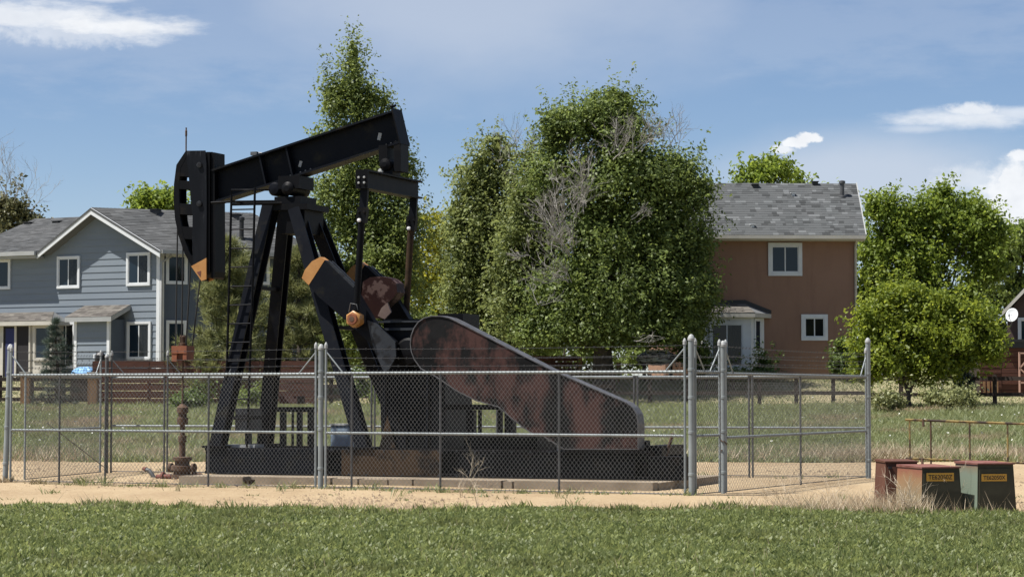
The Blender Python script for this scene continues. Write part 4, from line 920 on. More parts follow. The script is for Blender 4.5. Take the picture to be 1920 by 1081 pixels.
# horse head
hp = lambda x, y: (310+x/3.86, 260+y/3.86)
arc = [hp(150,88),hp(82,190),hp(64,330),hp(62,450),hp(72,580),hp(97,700),hp(140,828),hp(190,920),hp(262,1028)]
arcP = PL(arc, -.2); arcI = PL([hp(160,120),hp(112,210),hp(100,330),hp(100,450),hp(108,580),hp(132,700),hp(172,815),hp(215,900),hp(285,1010)], -.2)
head = MB(); n = len(arcP)
for i in range(n-1):
    a, b_, c, d = arcP[i], arcP[i+1], arcI[i+1], arcI[i]
    a2 = ((a[0]*.7+d[0]*.3),(a[1]*.7+d[1]*.3)); b2 = ((b_[0]*.7+c[0]*.3),(b_[1]*.7+c[1]*.3))
    head.prism([a,b_,b2,a2], -.205, .06)
hd = head.build('horse_head', K, pj)
strip = PL([hp(150,88),hp(290,86),hp(300,180),hp(302,500),hp(300,862),hp(205,912),hp(198,800),hp(200,560),hp(190,470),hp(170,250)], -.2)
mid = [((a[0]+b_[0])/2,(a[1]+b_[1])/2) for a, b_ in zip(arcP, arcI)]
for t0, t1, m in ((-.215,-.19,M['headplate']),(.04,.065,K)):
    q = MB(); q.prism(strip, t0, t1)
    q.build('side_plate', m, hd)
    q = MB()
    for i in range(n-1): q.prism([arcP[i],arcP[i+1],arcI[i+1],arcI[i]], t0+.004, t1-.002)          # edge band of the side plate
    def ax_(y):
        q_ = [(150,88),(82,190),(64,330),(62,450),(72,580),(97,700),(140,828),(190,920)]
        for (xa_, ya_), (xb_, yb_) in zip(q_, q_[1:]):
            if ya_ <= y <= yb_: return xa_ + (xb_-xa_)*(y-ya_)/(yb_-ya_)
        return 190
    for (xa, ya, yb) in ((0,95,190),(0,190,270),(0,300,362),(0,465,545),(0,632,722),(0,838,905)):                 # webs left between the openings
        ii = PL([hp(ax_(ya)+8,ya),hp(215,ya+8),hp(215,yb+8),hp(ax_(yb)+8,yb)], -.2); q.prism(ii, t0+.007, t1-.006)
    q.build('web_plate', K, hd)
    q = MB(); q.prism(PL([hp(205,914),hp(300,862),hp(300,1015),hp(264,1028),hp(190,922)], -.2), t0-.003, t1); q.build('tip', M['yellow'], hd, label='orange painted tip')
q = MB(); q.prism(PL([hp(232,965),hp(262,955),hp(258,1000)], -.2), -.222, -.219); q.build('hook', M['redrust'], hd)
bk = PL([hp(296,95),hp(318,95),hp(318,960),hp(296,1005)], -.2)
q = MB(); q.prism(bk, -.188, .20); q.build('back_plate', K, hd)
# deeper box behind the plate, rounded at its foot
xr0 = bk[1][0]; 
q = MB(); q.prism(PL([hp(320,95),hp(345,97),hp(350,960),hp(343,1000),hp(332,1012),hp(320,1000)], -.2), -.15, .22); q.build('head_hinge_box', K, hd)
for yy in (190, 470):
    c = L(*hp(248,yy), -.22); q = MB(); q.lathe((c[0],-.25,c[1]), [(.02,0),(.05,.005),(.05,.03)], 10, 'y'); q.build('pin', M['greyplate'], hd)
c = L(*hp(150,88), 0); q = MB(); q.tube([(c[0],0,c[1]-.02),(c[0],0,c[1]+.41)], [.013,.013], 6); q.lathe((c[0],0,c[1]+.25), [(.013,0),(.022,.02),(.022,.1),(.013,.12)], 6); q.build('rod', M['rust'], hd)
# bolt rows and weld beads on the steelwork
def bolts(par, pts, t, r=.016, m='greyplate'):
    q = MB()
    for x, z in pts: q.lathe((x, t-.022, z), [(.0,0),(r,.003),(r,.024)], 6, 'y')
    o = q.build('bolt', M[m], par, 'stuff'); return o
bolts(pj, [(bs0+.15+.32*i, zs-.02) for i in range(20)], -.975)
bolts(pj, [(bs0+.15+.32*i, zp+.022) for i in range(20)], -.975)
bolts(wb, [tuple((p0 + dA*(ln-.12-.09*i) - nA*(hB/2-.07))[k] for k in (0,2)) for i in range(4)], -.02, .018)
bolts(wb, [tuple((p0 + dA*((bx-p0.x)/math.cos(at)-.25+.1*i) - nA*(hB/2-.07))[k] for k in (0,2)) for i in range(6)], -.02, .018)
for (p0_, p1_, t0, t1) in legs[:1]+legs[2:3]:
    q = MB()
    for f in (.02,.05,.93,.97): c = on(p0_, p1_, t0, t1, f); q.lathe((c.x, c.y-.125, c.z), [(.0,0),(.018,.003),(.018,.03)], 6, 'y')
    q.build('bolt', M['greyplate'], pj, 'stuff')
# bridle, carrier bar, polished rod
bb = arcP[3]; cbar = L(343,660,0)
q = MB(); q.tube([(arcP[4][0]-.01,-.10,arcP[4][1]),(cbar[0]-.09,-.10,cbar[1])], .014, 6); q.tube([(arcP[4][0]-.012,.10,arcP[4][1]),(cbar[0]-.085,.10,cbar[1])], .014, 6); q.build('bridle_cable', M['cable'], pj)
q = MB(); q.tube([(arcP[6][0]+.04,-.04,arcP[6][1]),(cbar[0]+.07,-.02,cbar[1]+.1)], .014, 6); q.tube([(arcP[7][0]+.04,.08,arcP[7][1]),(cbar[0]+.13,.10,cbar[1]+.1)], .014, 6); q.build('bridle_cable', M['cable'], pj)
q = MB(); q.box((cbar[0]-.15,-.14,cbar[1]-.02),(cbar[0]+.15,.14,cbar[1]+.11)); q.box((cbar[0]-.15,-.13,cbar[1]-.16),(cbar[0]-.05,.13,cbar[1]-.021)); q.box((cbar[0]+.07,-.13,cbar[1]-.14),(cbar[0]+.145,.13,cbar[1]-.021)); q.build('carrier_bar', M['orange'], pj)
q = MB(); q.lathe((cbar[0],0,cbar[1]+.112), [(.075,0),(.075,.05),(.055,.055),(.06,.16),(.04,.19)], 10); q.build('rod_clamp', M['rust'], pj)
q = MB(); q.tube([(cbar[0],0,cbar[1]+.1),(cbar[0],0,L(343,772,0)[1])], .019, 8); q.build('polished_rod', M['rust'], pj)
# ladder
lt = -.82
def lp(x, y): return V3(L(x, y, lt), lt)
q = MB(); q.tube([lp(434,366), lp(429,560), lp(421,838)], .021, 6); q.build('ladder_rail', K, pj)
q = MB(); q.tube([lp(478,352), lp(473,560), lp(463,838)], .021, 6); q.build('ladder_rail', K, pj)
for y in (393,430,466,501,537,572,607,642,677,712,748,784):
    xl_ = 434-(y-366)*.0275; q = MB(); q.tube([lp(xl_,y), lp(xl_+44.5,y-1)], .013, 6); q.build('rung', M['navy'], pj)
q = MB(); q.tube([lp(434,366), lp(434,356), lp(480,356), V3(L(505,356,-.6),-.6)], .016, 6); q.tube([lp(434,383), V3(L(528,381,-.4),-.4)], .025, 6); q.tube([lp(396,380), lp(434,378), V3(L(520,377,-.4),-.4)], .02, 6); q.build('ladder_brace', K, pj)
q = MB(); q.tube([lp(429,700), V3(L(448,660,-.7),-.7), V3(L(470,560,-.62),-.62)], .012, 6); q.build('conduit', M['dullgalv'], pj)
# equalizer with its bearing, pitmans, cranks
e0 = L(684,336,-1.0); ez1 = L(684,319,-1.0)[1]; ez0 = L(684,354,-1.0)[1]; ex = e0[0]
q = MB(); q.box((ex-.11,-1.10,ez1-.03),(ex+.11,1.12,ez1)); q.box((ex-.11,-1.10,ez0),(ex+.11,1.12,ez0+.03)); q.box((ex-.035,-1.09,ez0+.032),(ex+.035,1.1,ez1-.032)); q.box((ex-.112,-1.12,ez0-.003),(ex+.112,-1.09,ez1+.003)); q.build('equalizer', K, pj)
bxx = p0.x + (L(735,300,0)[0]-p0.x); 
q = MB(); yb = p0.z + (ex+.12-p0.x)*math.tan(at) - hB/2
q.box((ex-.10,-.16,ez1+.002),(ex+.12,.16,ez1+.12)); q.lathe((ex,-.22,ez1+.17), [(.04,-.02),(.10,0),(.11,.03),(.11,.41),(.1,.44),(.04,.46)], 14, 'y'); q.box((ex-.13,-.18,ez1+.22),(ex+.03,.18,yb+.0)); q.box((ex+.14,-.16,ez1+.05),(ex+.27,.16,yb+.06)); q.build('equalizer_bearing', K, pj)
q = MB(); q.lathe((ex-.1,-.17,ez1+.06), [(.0,-.01),(.05,0),(.05,.03)], 10, 'y'); q.build('grease_cap', M['gutter'], pj)
bolts(pj, [(ex+dx, ez0+.09+dz) for dx in (-.05,.05) for dz in (0,.09)], -1.122, .02, 'gutter')
pin = L(664,598,-1.04)
for t, nm in ((-1.0,'n'),(1.0,'f')):
    q = MB(); ym = L(681,398,-1.0); q.bar((ex,t,ez0+.02), (ym[0],t,ym[1]), .13, .06, (1,0,0)); q.box((ex-.09,t-.075,ez0+.03),(ex+.09,t-.072+.02,ez1-.04)) if t < 0 else None
    pt = q.build('pitman_arm', M['navy'], pj)
    yj = L(678,412,-1.0); q = MB(); q.bar((ym[0],t,ym[1]+.08),(yj[0],t,yj[1]-.05), .17, .10, (1,0,0))
    for dx in (-.05,.05): q.lathe((ym[0]+dx,t-.085,ym[1]-.0), [(.0,0),(.022,.004),(.022,.04)], 8, 'y'); 
    q.build('pitman_joint', K, pt)
    q = MB(); q.lathe((yj[0]-.01,t-.10,yj[1]-.01), [(.0,0),(.030,.006),(.030,.05)], 10, 'y'); q.build('bolt', mat('glint_bolt' ,(0.7,0.7,0.7),rough=.4), pt)  # near-white colour stands in for the highlight on the bolt head
    q = MB(); q.tube([(yj[0],t,yj[1]),(pin[0]+.02,t,pin[1]+.12)], .058, 10); q.build('pitman_tube', M['rustbrown'] if t > 0 else K, pt)
    q = MB(); q.lathe((pin[0],t-.10,pin[1]), [(.0,0),(.12,.003),(.14,.02),(.14,.18),(.1,.2)], 6 if t < 0 else 12, 'y'); q.build('wrist_pin', M['yellow'] if t < 0 else M['black'], pt, label='orange hexagonal crank pin nut' if t < 0 else None)
    if t < 0:
        q = MB(); q.lathe((pin[0],t-.135,pin[1]), [(.05,0),(.085,.0),(.095,.034)], 14, 'y'); q.build('nut_ring', M['orange'], pt)
        q = MB(); q.lathe((pin[0],t-.14,pin[1]), [(.0,0),(.045,.0),(.045,.05)], 12, 'y'); q.build('pin_end', M['rust'], pt)
        q = MB(); q.tube([(pin[0]-.1,t-.03,pin[1]+.12),(pin[0]-.06,t-.05,pin[1]+.26),(pin[0]+.05,t-.05,pin[1]+.24),(pin[0]+.06,t-.03,pin[1]+.15)], .01, 6); q.build('grease_line', M['dullgalv'], pt)
cr = [(582,534.6),(568.9,521.4),(574.9,505.7),(588,490),(603.8,481.7),(612,487.7),(665,539.4),(706,607),(742,640),(742,669),(713,674),(692,640),(655.5,604),(600,556)]
crP = PL(cr, -.80)
for t0, t1, m in ((-.86,-.70,M['navy']),(.70,.86,K)):
    q = MB(); q.prism([crP[0],crP[5],crP[6],crP[7],crP[8],crP[9],crP[10],crP[11],crP[12],crP[13]], t0, t1); c = q.build('crank', m, pj)
    q = MB(); q.prism(crP[:6], t0-.004, t1+.004); q.build('crank_tip', M['yellow'], c, label='orange painted crank tip')
    q = MB(); a, b_ = V3(crP[5],0), V3(crP[6],0); dd = (b_-a).normalized(); nn = Vector((-dd.z,0,dd.x)); nn = nn if nn.z > 0 else -nn
    for tt in (t0+.02, t1-.02): q.bar(Vector((a.x,tt,a.z))+dd*.06+nn*.02, Vector((b_.x,tt,b_.z))+nn*.02, .03, .05, (0,1,0))
    q.build('crank_rail', M['greyplate'], c)
    q = MB(); cw = PL([(690,600),(706,606),(742,641),(744,668),(732,690),(722,700),(708,668),(698,640)], -.88); q.prism(cw, t0-.05, t0-.003) if t0 < 0 else q.prism(cw, t1+.003, t1+.05); q.build('counterweight', M['greyplate'], c)
# gearbox
gx0, gz0 = L(706,645,-.6); gx1, gz1 = L(792,597,-.6)
q = MB(); q.box((gx0,-.60,gz0-.30),(gx1,.60,gz1-.14)); q.box((gx0+.1,-.54,gz1-.138),(gx1,.54,gz1-.002)); gb = q.build('gearbox', M['navy'], pj)
q = MB(); q.box((gx0-.03,-.65,gz1-.19),(gx1+.05,.65,gz1-.15)); q.box((gx0-.02,-.64,gz1-.06),(gx1+.05,.64,gz1-.03)); q.build('gearbox_flange', M['greyplate'], gb)
sx, sz = L(725,650,-.7); q = MB(); q.lathe((sx,-.90,sz), [(.05,0),(.13,.01),(.13,.2),(.2,.21),(.2,.30)], 16, 'y'); q.lathe((sx,.60,sz), [(.2,0),(.2,.09),(.13,.1),(.13,.3)], 16, 'y'); q.build('crank_shaft', K, gb)
ix, iz = L(768,660,-.62); q = MB(); q.lathe((ix,-.72,iz), [(.05,0),(.2,.02),(.24,.06),(.24,.12)], 18, 'y'); q.build('shaft_cover', K, gb)
dome = PL([(684,596),(679,560),(683,528),(696,520),(716,518),(733,521),(745,531),(747,548),(738,560),(728,568),(716,580),(712,596)], -.25)
q = MB(); q.prism(dome, -.30, .02); q.build('counterweight_housing', M['maroon'], pj, label='maroon housing with pinkish worn patches')
q = MB(); q.prism(PL([(716,577),(727,567),(734,585),(722,598),(709,592)], -.32), -.34, -.302); q.build('patch_plate', mat('pinkish_primer',(0.13,0.09,0.075),(0.1,0.065,0.055),5), pj)
# pedestal
a = L(708,650,-.6)[0]; b_ = L(830,650,-.6)[0]; a2 = L(716,838,-.6)[0]; b2 = L(838,838,-.6)[0]
q = MB(); zt = gz0-.303; q.add([(a2,-.6,zs+.003),(b2,-.6,zs+.003),(b2,.6,zs+.003),(a2,.6,zs+.003),(a,-.55,zt),(b_,-.55,zt),(b_,.55,zt),(a,.55,zt)], [(3,2,1,0),(4,5,6,7),(0,1,5,4),(1,2,6,5),(2,3,7,6),(3,0,4,7)]); pd = q.build('pedestal', K, pj)
q = MB()
for x in (.03,.36,.69): xx = a2+(b2-a2)*x; q.add([(xx,-.64,zs+.004),(xx+.03,-.64,zs+.004),(xx+.03,-.59,zs+.004),(xx,-.59,zs+.004),(xx,-.60,zt),(xx+.03,-.60,zt),(xx+.03,-.545,zt),(xx,-.545,zt)], [(3,2,1,0),(4,5,6,7),(0,1,5,4),(1,2,6,5),(2,3,7,6),(3,0,4,7)])
q.build('rib', M['navy'], pd)
q = MB(); q.slab([(a2-.02,-.66,zs+.01),(a2+.28,-.66,zs+.01),(a2+.12,-.64,zs+.55)], .012, (0,-1,0)); q.build('gusset', M['rustbrown'], pd)
# belt guard
M['rim'] = mat('lit_grey_edge', (0.10,0.10,0.105), (0.05,0.05,0.052), 6, 0.5, spec=.3)  # paler than the guard: the sunlit edge is put into the colour
go = lambda x, y: (560+x/2.162, 460+y/2.162)
gd = [go(452,400),go(455,365),go(466,335),go(484,309),go(508,292),go(540,284),go(575,284),go(612,292),go(640,305),go(1030,505),go(1330,636),go(1355,655),go(1372,682),go(1378,720),go(1378,826),
      go(1075,826),go(1035,800),go(990,772),go(950,765),go(905,735),go(850,690),go(810,655),go(720,630),go(640,590),go(560,535),go(495,500),go(468,462),go(456,430)]
gp = PL(gd, -1.02)
def shrink(pts, d):
    cx = sum(p[0] for p in pts)/len(pts); cz = sum(p[1] for p in pts)/len(pts); out = []
    for i in range(len(pts)):
        a, b_, c = Vector((*pts[i-1],)), Vector((*pts[i],)), Vector((*pts[(i+1)%len(pts)],))
        t1, t2 = (b_-a).normalized(), (c-b_).normalized(); tt = (t1+t2).normalized(); nn = Vector((-tt.y, tt.x))
        out.append(tuple(b_ + nn*d))
    return out
area = sum(gp[i][0]*gp[(i+1)%len(gp)][1]-gp[(i+1)%len(gp)][0]*gp[i][1] for i in range(len(gp)))
ins = shrink(gp, .016 if area > 0 else -.016)
q = MB(); q.prism(ins, -1.02, -.74); gdo = q.build('belt_guard', M['guard'], pj, label='black guard with rusty red peeling patches')
q = MB()
for i in range(len(gp)):
    j = (i+1) % len(gp); q.prism([gp[i], gp[j], ins[j], ins[i]], -1.035, -.72)
q.build('guard_rim', M['rim'], gdo)
for px, py in ((862,618),(640+200,680)):
    c = L(px,py,-1.03); 
c0_ = L(925,638,-.9); q = MB(); q.tube([(c0_[0]-.1,-.88,c0_[1]-.1),(c0_[0]-.07,-.88,c0_[1]+.02),(c0_[0]+.01,-.88,c0_[1]+.05),(c0_[0]+.09,-.88,c0_[1]-.02),(c0_[0]+.1,-.88,c0_[1]-.14)], .012, 6); q.build('lifting_ring', M['dullgalv'], gdo)
q = MB(); a = L(826,590,-.6); q.box((a[0]-.05,-.6,a[1]-.25),(a[0]+.4,.1,a[1]+.02)); q.build('brake_housing', K, pj)
# motor stand, motor, slide rails at the right
def post(px, py0, py1, t, w=.10):
    a = L(px,py0,t); b_ = L(px,py1,t); q = MB(); q.box((a[0]-w/2,t-w/2,max(zs+.003,b_[1])),(a[0]+w/2,t+w/2,a[1])); q.build('stand_post', K, pj)
for px, w in ((884,.13),(900,.05),(938,.07),(957,.15)): post(px,768,838,-.55,w)
a = L(836,762,-.55); b_ = L(968,768,-.55); q = MB(); q.box((a[0],-.62,b_[1]+.003),(b_[0],-.5,b_[1]+.085)); q.build('stand_rail', K, pj)
a = L(870,826,-.6); b_ = L(1008,842,-.6); q = MB(); q.box((a[0],-.62,zs+.003),(b_[0],.5,a[1]+.08)); q.build('motor_base', K, pj)
mo = L(1110,790,-.2); q = MB(); q.lathe((mo[0],-.66,mo[1]-.02), [(.05,0),(.22,.01),(.26,.05),(.26,.8),(.22,.86),(.05,.87)], 18, 'y'); q.box((mo[0]-.2,-.5,zs+.18),(mo[0]+.2,.1,mo[1]-.2)); q.build('motor', K, pj)
for t in (-.62, .1):
    a = L(1062,848,t); b_ = L(1216,848,t); q = MB(); q.box((a[0],t-.09,zs+.003),(b_[0],t+.09,zs+.16)); q.build('slide_rail', K, pj)
a = L(1048,848,-.7); q = MB(); q.tube([(a[0],-.7,zs),(a[0],-.7,zs+.26)], .035, 8); q.tube([(a[0]-.18,-.7,zs+.17),(a[0]+.02,-.7,zs+.17)], .025, 8); q.build('adjusting_screw', M['gutter'], pj)
a = L(1215,846,-.5); b_ = L(1242,852,-.5); q = MB(); q.box((a[0],-.66,zs-.06),(b_[0]+.05,.5,zs+.09)); q.build('end_block', K, pj)
a = L(1247,857,-.4); b_ = L(1262,812,-.4); q = MB(); q.tube([V3(a,-.4), V3(b_,-.4)], .03, 6); q.build('brake_lever', M['rust'], pj)
# rear bracket frame and the boxes under the beam
for px, w in ((531,.09),(549,.035),(562,.08),(583,.09)): post(px,772,838,.4,w)
a = L(522,772,.4); b_ = L(592,772,.4); q = MB(); q.box((a[0],.35,a[1]+.003),(b_[0],.47,a[1]+.09)); q.build('stand_rail', K, pj)
a = L(527,766,.42); b_ = L(560,742,.42); q = MB(); q.box((a[0],.36,a[1]+.095-.0),(b_[0],.66,b_[1])); q.build('engine_cover', M['maroon'], pj)
a = L(446,795,.2); b_ = L(476,765,.2); q = MB(); q.box((a[0],.1,zs+.25),(b_[0],.5,b_[1])); q.bar(((a[0]+b_[0])/2,.3,zs+.003),((a[0]+b_[0])/2,.3,zs+.25),.09,.09,(1,0,0)); q.build('control_box', M['greyplate'], pj)
q = MB(); a = L(425,828,-.7); b_ = L(482,828,-.7); q.box((a[0],-.78,zs+.003),(b_[0],-.45,zs+.05)); q.build('step_plate', M['gutter'], pj)
# pale blue cabinet standing behind the near leg
cb = pf_.o + pf_.u*L(638,830,1.6)[0] + pf_.v*1.6
bc = thing('utility_cabinet', 'pale blue metal cabinet behind the right legs of the pump jack', 'cabinet', (cb.x,cb.y,0), -TP)
q = MB(); h_ = L(638,797,1.6)[1]; q.box((-.18,-.02,PH),(.26,.3,h_)); q.build('body', mat('pale_blue_paint',(0.20,0.27,0.36),(0.16,0.22,0.3),3), bc)
q = MB(); q.box((-.15,-.035,PH+.3),(.23,-.021,h_-.05)); q.build('door', mat('pale_blue_door',(0.25,0.32,0.41),(0.2,0.27,0.35),4), bc)
q = MB(); q.box((-.19,-.05,h_+.001),(.27,.31,h_+.03)); q.build('lid', M['gutter'], bc)
# ------------------------------------------------------------------ wellhead
wp = G(345, 893, 0); wh = thing('wellhead', 'rusty brown wellhead with stuffing box left of the pump base', 'wellhead', (wp.x, wp.y, 0), -TP)
sc = wp.y/F
zf = lambda py: (H - (py-HOR)*sc)
# keep the rod over the wellhead
rodx = pf_.o + pf_.u*cbar[0]; wh.location = (rodx.x, rodx.y, 0); sc = rodx.y/F
q = MB(); q.lathe((0,0,0), [(.19,-.05),(.19,.10),(.15,.105),(.15,.17),(.20,.175),(.20,.25),(.13,.26),(.13,.34),(.17,.345),(.17,.40),(.08,.41)], 14); q.build('casing_head', M['rust'], wh)
q = MB(); 
for x in (-1,1): q.lathe((x*.10,0,.215), [(.05,0),(.05,x*.10),(.085,x*.105),(.085,x*.15),(.04,x*.16)], 10, 'x')
q.build('side_valve', M['rust'], wh)
zt_ = zf(757)
q = MB(); q.lathe((0,0,.41), [(.055,0),(.055,.25),(.075,.255),(.075,.36),(.045,.365),(.045,zt_-.41-.34)], 10); q.build('tubing', M['rust'], wh)
q = MB(); q.lathe((0,0,zt_-.36), [(.05,0),(.095,.01),(.10,.12),(.075,.13),(.075,.2),(.10,.21),(.10,.30),(.04,.36)], 12); q.build('stuffing_box', M['rust'], wh)
q = MB(); q.tube([(-.2,0,.06),(-.45,.02,.05),(-.52,.02,.05)], .045, 8); q.lathe((-.42,.02,.05), [(.045,0),(.09,.01),(.09,.05),(.045,.06)], 10, 'x'); q.build('flow_line', M['redrust'], wh)
q = MB(); q.tube([(.2,0,.10),(.36,0,.10),(.42,.0,.05)], .04, 8); q.build('flow_line', M['rust'], wh)
sp = G(285, 897); st = thing('pipe_stub', 'bent rusty pipe stub sticking out of the gravel left of the wellhead', 'pipe', (sp.x, sp.y, 0), -TP)
q = MB(); q.tube([(.08,0,-.05),(0,0,.08),(-.06,0,.15),(-.13,0,.165)], [.04,.04,.04,.034], 8); q.build('pipe', M['dullgalv'], st)
q = MB(); q.tube([(-.12,0,.165),(-.19,.01,.18)], [.045,.03], 8); q.build('hose_end', M['redrust'], st)
pp_ = G(318, 893); sk = thing('plank', 'short pale curved plank lying by the wellhead', 'plank', (pp_.x, pp_.y-.5, 0), R(-30))
q = MB(); q.tube([(-.16,0,.035),(0,0,.07),(.18,0,.05)], [.03,.04,.03], 6); q.build('board', M['concrete'], sk)
# ------------------------------------------------------------------ chain-link compound
GV = M['galv']
def big_post(label, px, py, top_py, r, lean=0.0, group='heavy round gate and corner posts'):
    p = G(px, py); t = thing('fence_post', label, 'fence post', (p.x, p.y, 0), 0, group); k = p.y/F
    h = H + (HOR-top_py)*k; q = MB(); q.tube([(0,0,-.1),(lean,0,h-.03)], r, 14); q.build('post', GV, t)
    q = MB(); q.lathe((lean,0,h-.03), [(r+.008,-.03),(r+.008,.0),(r*.85,.035),(r*.45,.055),(.005,.06)], 14); q.build('post_cap', M['gutter'], t)
    for z in (.35, .95, 1.45, 1.85):
        if z < h-.2: q = MB(); q.lathe((lean*z/h,0,z), [(r+.002,-.02),(r+.007,-.017),(r+.007,.017),(r+.002,.02)], 14); q.build('hinge_band', M['galv'], t)
    return t, p, h
pA = big_post('thick leaning steel post at the left edge holding the gate leaf', 9, 908, 648, .046, .07)
pB = big_post('thick steel post in the middle between the two front panels', 601, 920, 648, .042)
pC = big_post('tallest steel post right of the belt guard, by the narrow filler panel', 1297, 935, 630, .044)
pD = big_post('thick steel post left of the right side panel, padlock chain on it', 1357, 930, 642, .042)
pE = big_post('thick steel corner post at the far right end of the chain-link', 1629, 900, 636, .042)
def run(a, b_): d = (b_-a); d.z = 0; return d, d.length
def panel(label, a, b_, ztop, zmid, bars=(), ext=2.26, gate=True, side=True, barb=(2.20,2.06,1.94), mesh_r=.0023, cell=.068, group='chain-link panels', bot=True, struts=(1,1), z0=.06, rr0=.020, m='galv'):
    """a framed chain-link panel from a to b: uprights, rails, bars, woven wire and three strands of barbed wire"""
    a = Vector((a.x,a.y,0)); b_ = Vector((b_.x,b_.y,0)); d, ln = run(a, b_); ang = math.atan2(d.y, d.x)
    t = thing('gate_leaf' if 'leaf' in label else 'chain_link_fence', label, 'gate' if 'leaf' in label else 'fence', a, ang, group if 'leaf' not in label else 'front gate leaves'); g = M[m]
    for x, st in ((0.0,struts[0]),(ln,struts[1])):
        q = MB(); q.tube([(x,0,z0 if gate else -.1),(x,0,ext if st else ztop+.02)], rr0, 8); q.build('upright', g, t)
        if st:
            q = MB(); q.lathe((x,0,ext), [(rr0+.008,-.05),(rr0+.008,0),(rr0*.8,.03),(.004,.045)], 10); q.build('post_cap', M['gutter'], t)
            sx = .30 if x == 0 else -.30
            q = MB(); q.tube([(x,0,ztop+.34),(x+sx,0,ztop+.01)], .012, 6); q.build('strut', g, t)
    q = MB(); q.tube([(rr0,0,ztop),(ln-rr0,0,ztop)], .022, 8); q.build('top_rail', M['galv'], t)
    q = MB(); q.tube([(rr0,0,zmid),(ln-rr0,0,zmid)], .021, 8); q.build('middle_rail', M['galv'], t)
    for x in bars: q = MB(); q.tube([(x,0,z0-.02),(x,0,ztop-.02)], .017, 7); q.build('upright_bar', M['dullgalv'], t)
    if bot: q = MB(); q.tube([(rr0,0,z0+.01),(ln-rr0,0,z0+.01)], .008, 5); q.build('bottom_wire', M['dullgalv'], t)
    # woven wire: every wire runs diagonally across the panel
    q = MB(); zb_, zt2 = z0, ztop+.03; hh = zt2-zb_; y0 = -.028
    hw = hh*.82; k = int((ln+hw)/cell)+1
    for s_ in (1,-1):
        for i in range(k):
            o_ = i*cell
            x0 = o_-hw if s_ == 1 else o_          # wires leaning right / left
            pts = [(x0, zb_), (x0+hw if s_ == 1 else x0-hw, zt2)]
            (xa, za), (xb, zb2) = pts
            # clip to the panel
            def cut(xv, f): return (xv, f)
            dx = xb-xa; lo, hi = 0.0, 1.0
            for lim, sg in ((0.01,1),(ln-.01,-1)):
                # keep sg*(x-lim) >= 0
                f0, f1 = sg*(xa-lim), sg*(xb-lim)
                if f0 < 0 and f1 < 0: lo, hi = 1, 0; break
                if f0 < 0: lo = max(lo, f0/(f0-f1))
                elif f1 < 0: hi = min(hi, f0/(f0-f1))
            if hi-lo < .01: continue
            yy = y0 + (.004 if s_ == 1 else 0)
            q.tube([(xa+dx*lo,yy,za+(zb2-za)*lo),(xa+dx*hi,yy,za+(zb2-za)*hi)], mesh_r, 3, False)
    for i in range(int(ln/cell)):                    # twisted ends standing over the rail
        x = (i+.5)*cell; q.tube([(x,y0,ztop+.02),(x+.006,y0,ztop+.055)], mesh_r, 3, False)
    q.build('chain_link', M['wire'], t, kind='stuff')
    if barb:
        for z in barb:
            q = MB(); nseg = 8; sag = .02
            pts = [(ln*i/nseg, 0, z - sag*4*(i/nseg)*(1-i/nseg)) for i in range(nseg+1)]
            q.tube(pts, .0032, 4, False)
            nb_ = int(ln/.14)
            for i in range(1, nb_): x = ln*i/nb_; zz = z - sag*4*(x/ln)*(1-x/ln); q.tube([(x-.012,.006,zz-.016),(x+.012,-.006,zz+.016)], .0028, 3, False); q.tube([(x+.010,.008,zz-.014),(x-.010,-.008,zz+.014)], .0028, 3, False)
            q.build('barbed_wire', M['dullgalv'], t)
    return t, ln
def off(p, q_, d): v = (q_-p); v.z = 0; return p + v.normalized()*d
A, B, Cc_, D, E_ = pA[1], pB[1], pC[1], pD[1], pE[1]
a, b_ = off(A,B,.11), off(B,A,.09)
zr = lambda Y, py: H + (HOR-py)*Y/F
def bar_at(a, b_, px):
    # distance along a-b of the point seen at column px
    k = (px-960)/F; d = (b_-a); f = (k*a.y - a.x)/(d.x - k*d.y); return f*math.hypot(d.x, d.y)
panel('left front gate leaf of chain-link in front of the wellhead and legs', a, b_, 1.81, .905, [bar_at(a,b_,x) for x in (113,199,392)], struts=(1,1))
a, b_ = off(B,Cc_,.09), off(Cc_,B,.10)
panel('wide front chain-link gate leaf before the belt guard', a, b_, 1.82, .90, [bar_at(a,b_,x) for x in (660,826,1048)])
q1, q2 = off(Cc_,D,.12), off(D,Cc_,.12)
panel('narrow chain-link filler between the two thick posts', q1, q2, 1.82, .90, (), struts=(1,1))
a, b_ = off(D,E_,.10), off(E_,D,.12)
panel('right side chain-link panel seen at a slant before the brown house', a, b_, 1.80, .86, [bar_at(a,b_,1500)], struts=(1,1))
RL = G(205,890); 
a, b_ = off(A,RL,.1), off(RL,A,.1)
panel('foreshortened left side chain-link panel by the rear corner', Vector((A.x+.2,A.y+.6,0)), Vector((RL.x-.12,RL.y-.3,0)), 1.80, .88, (), struts=(0,1))
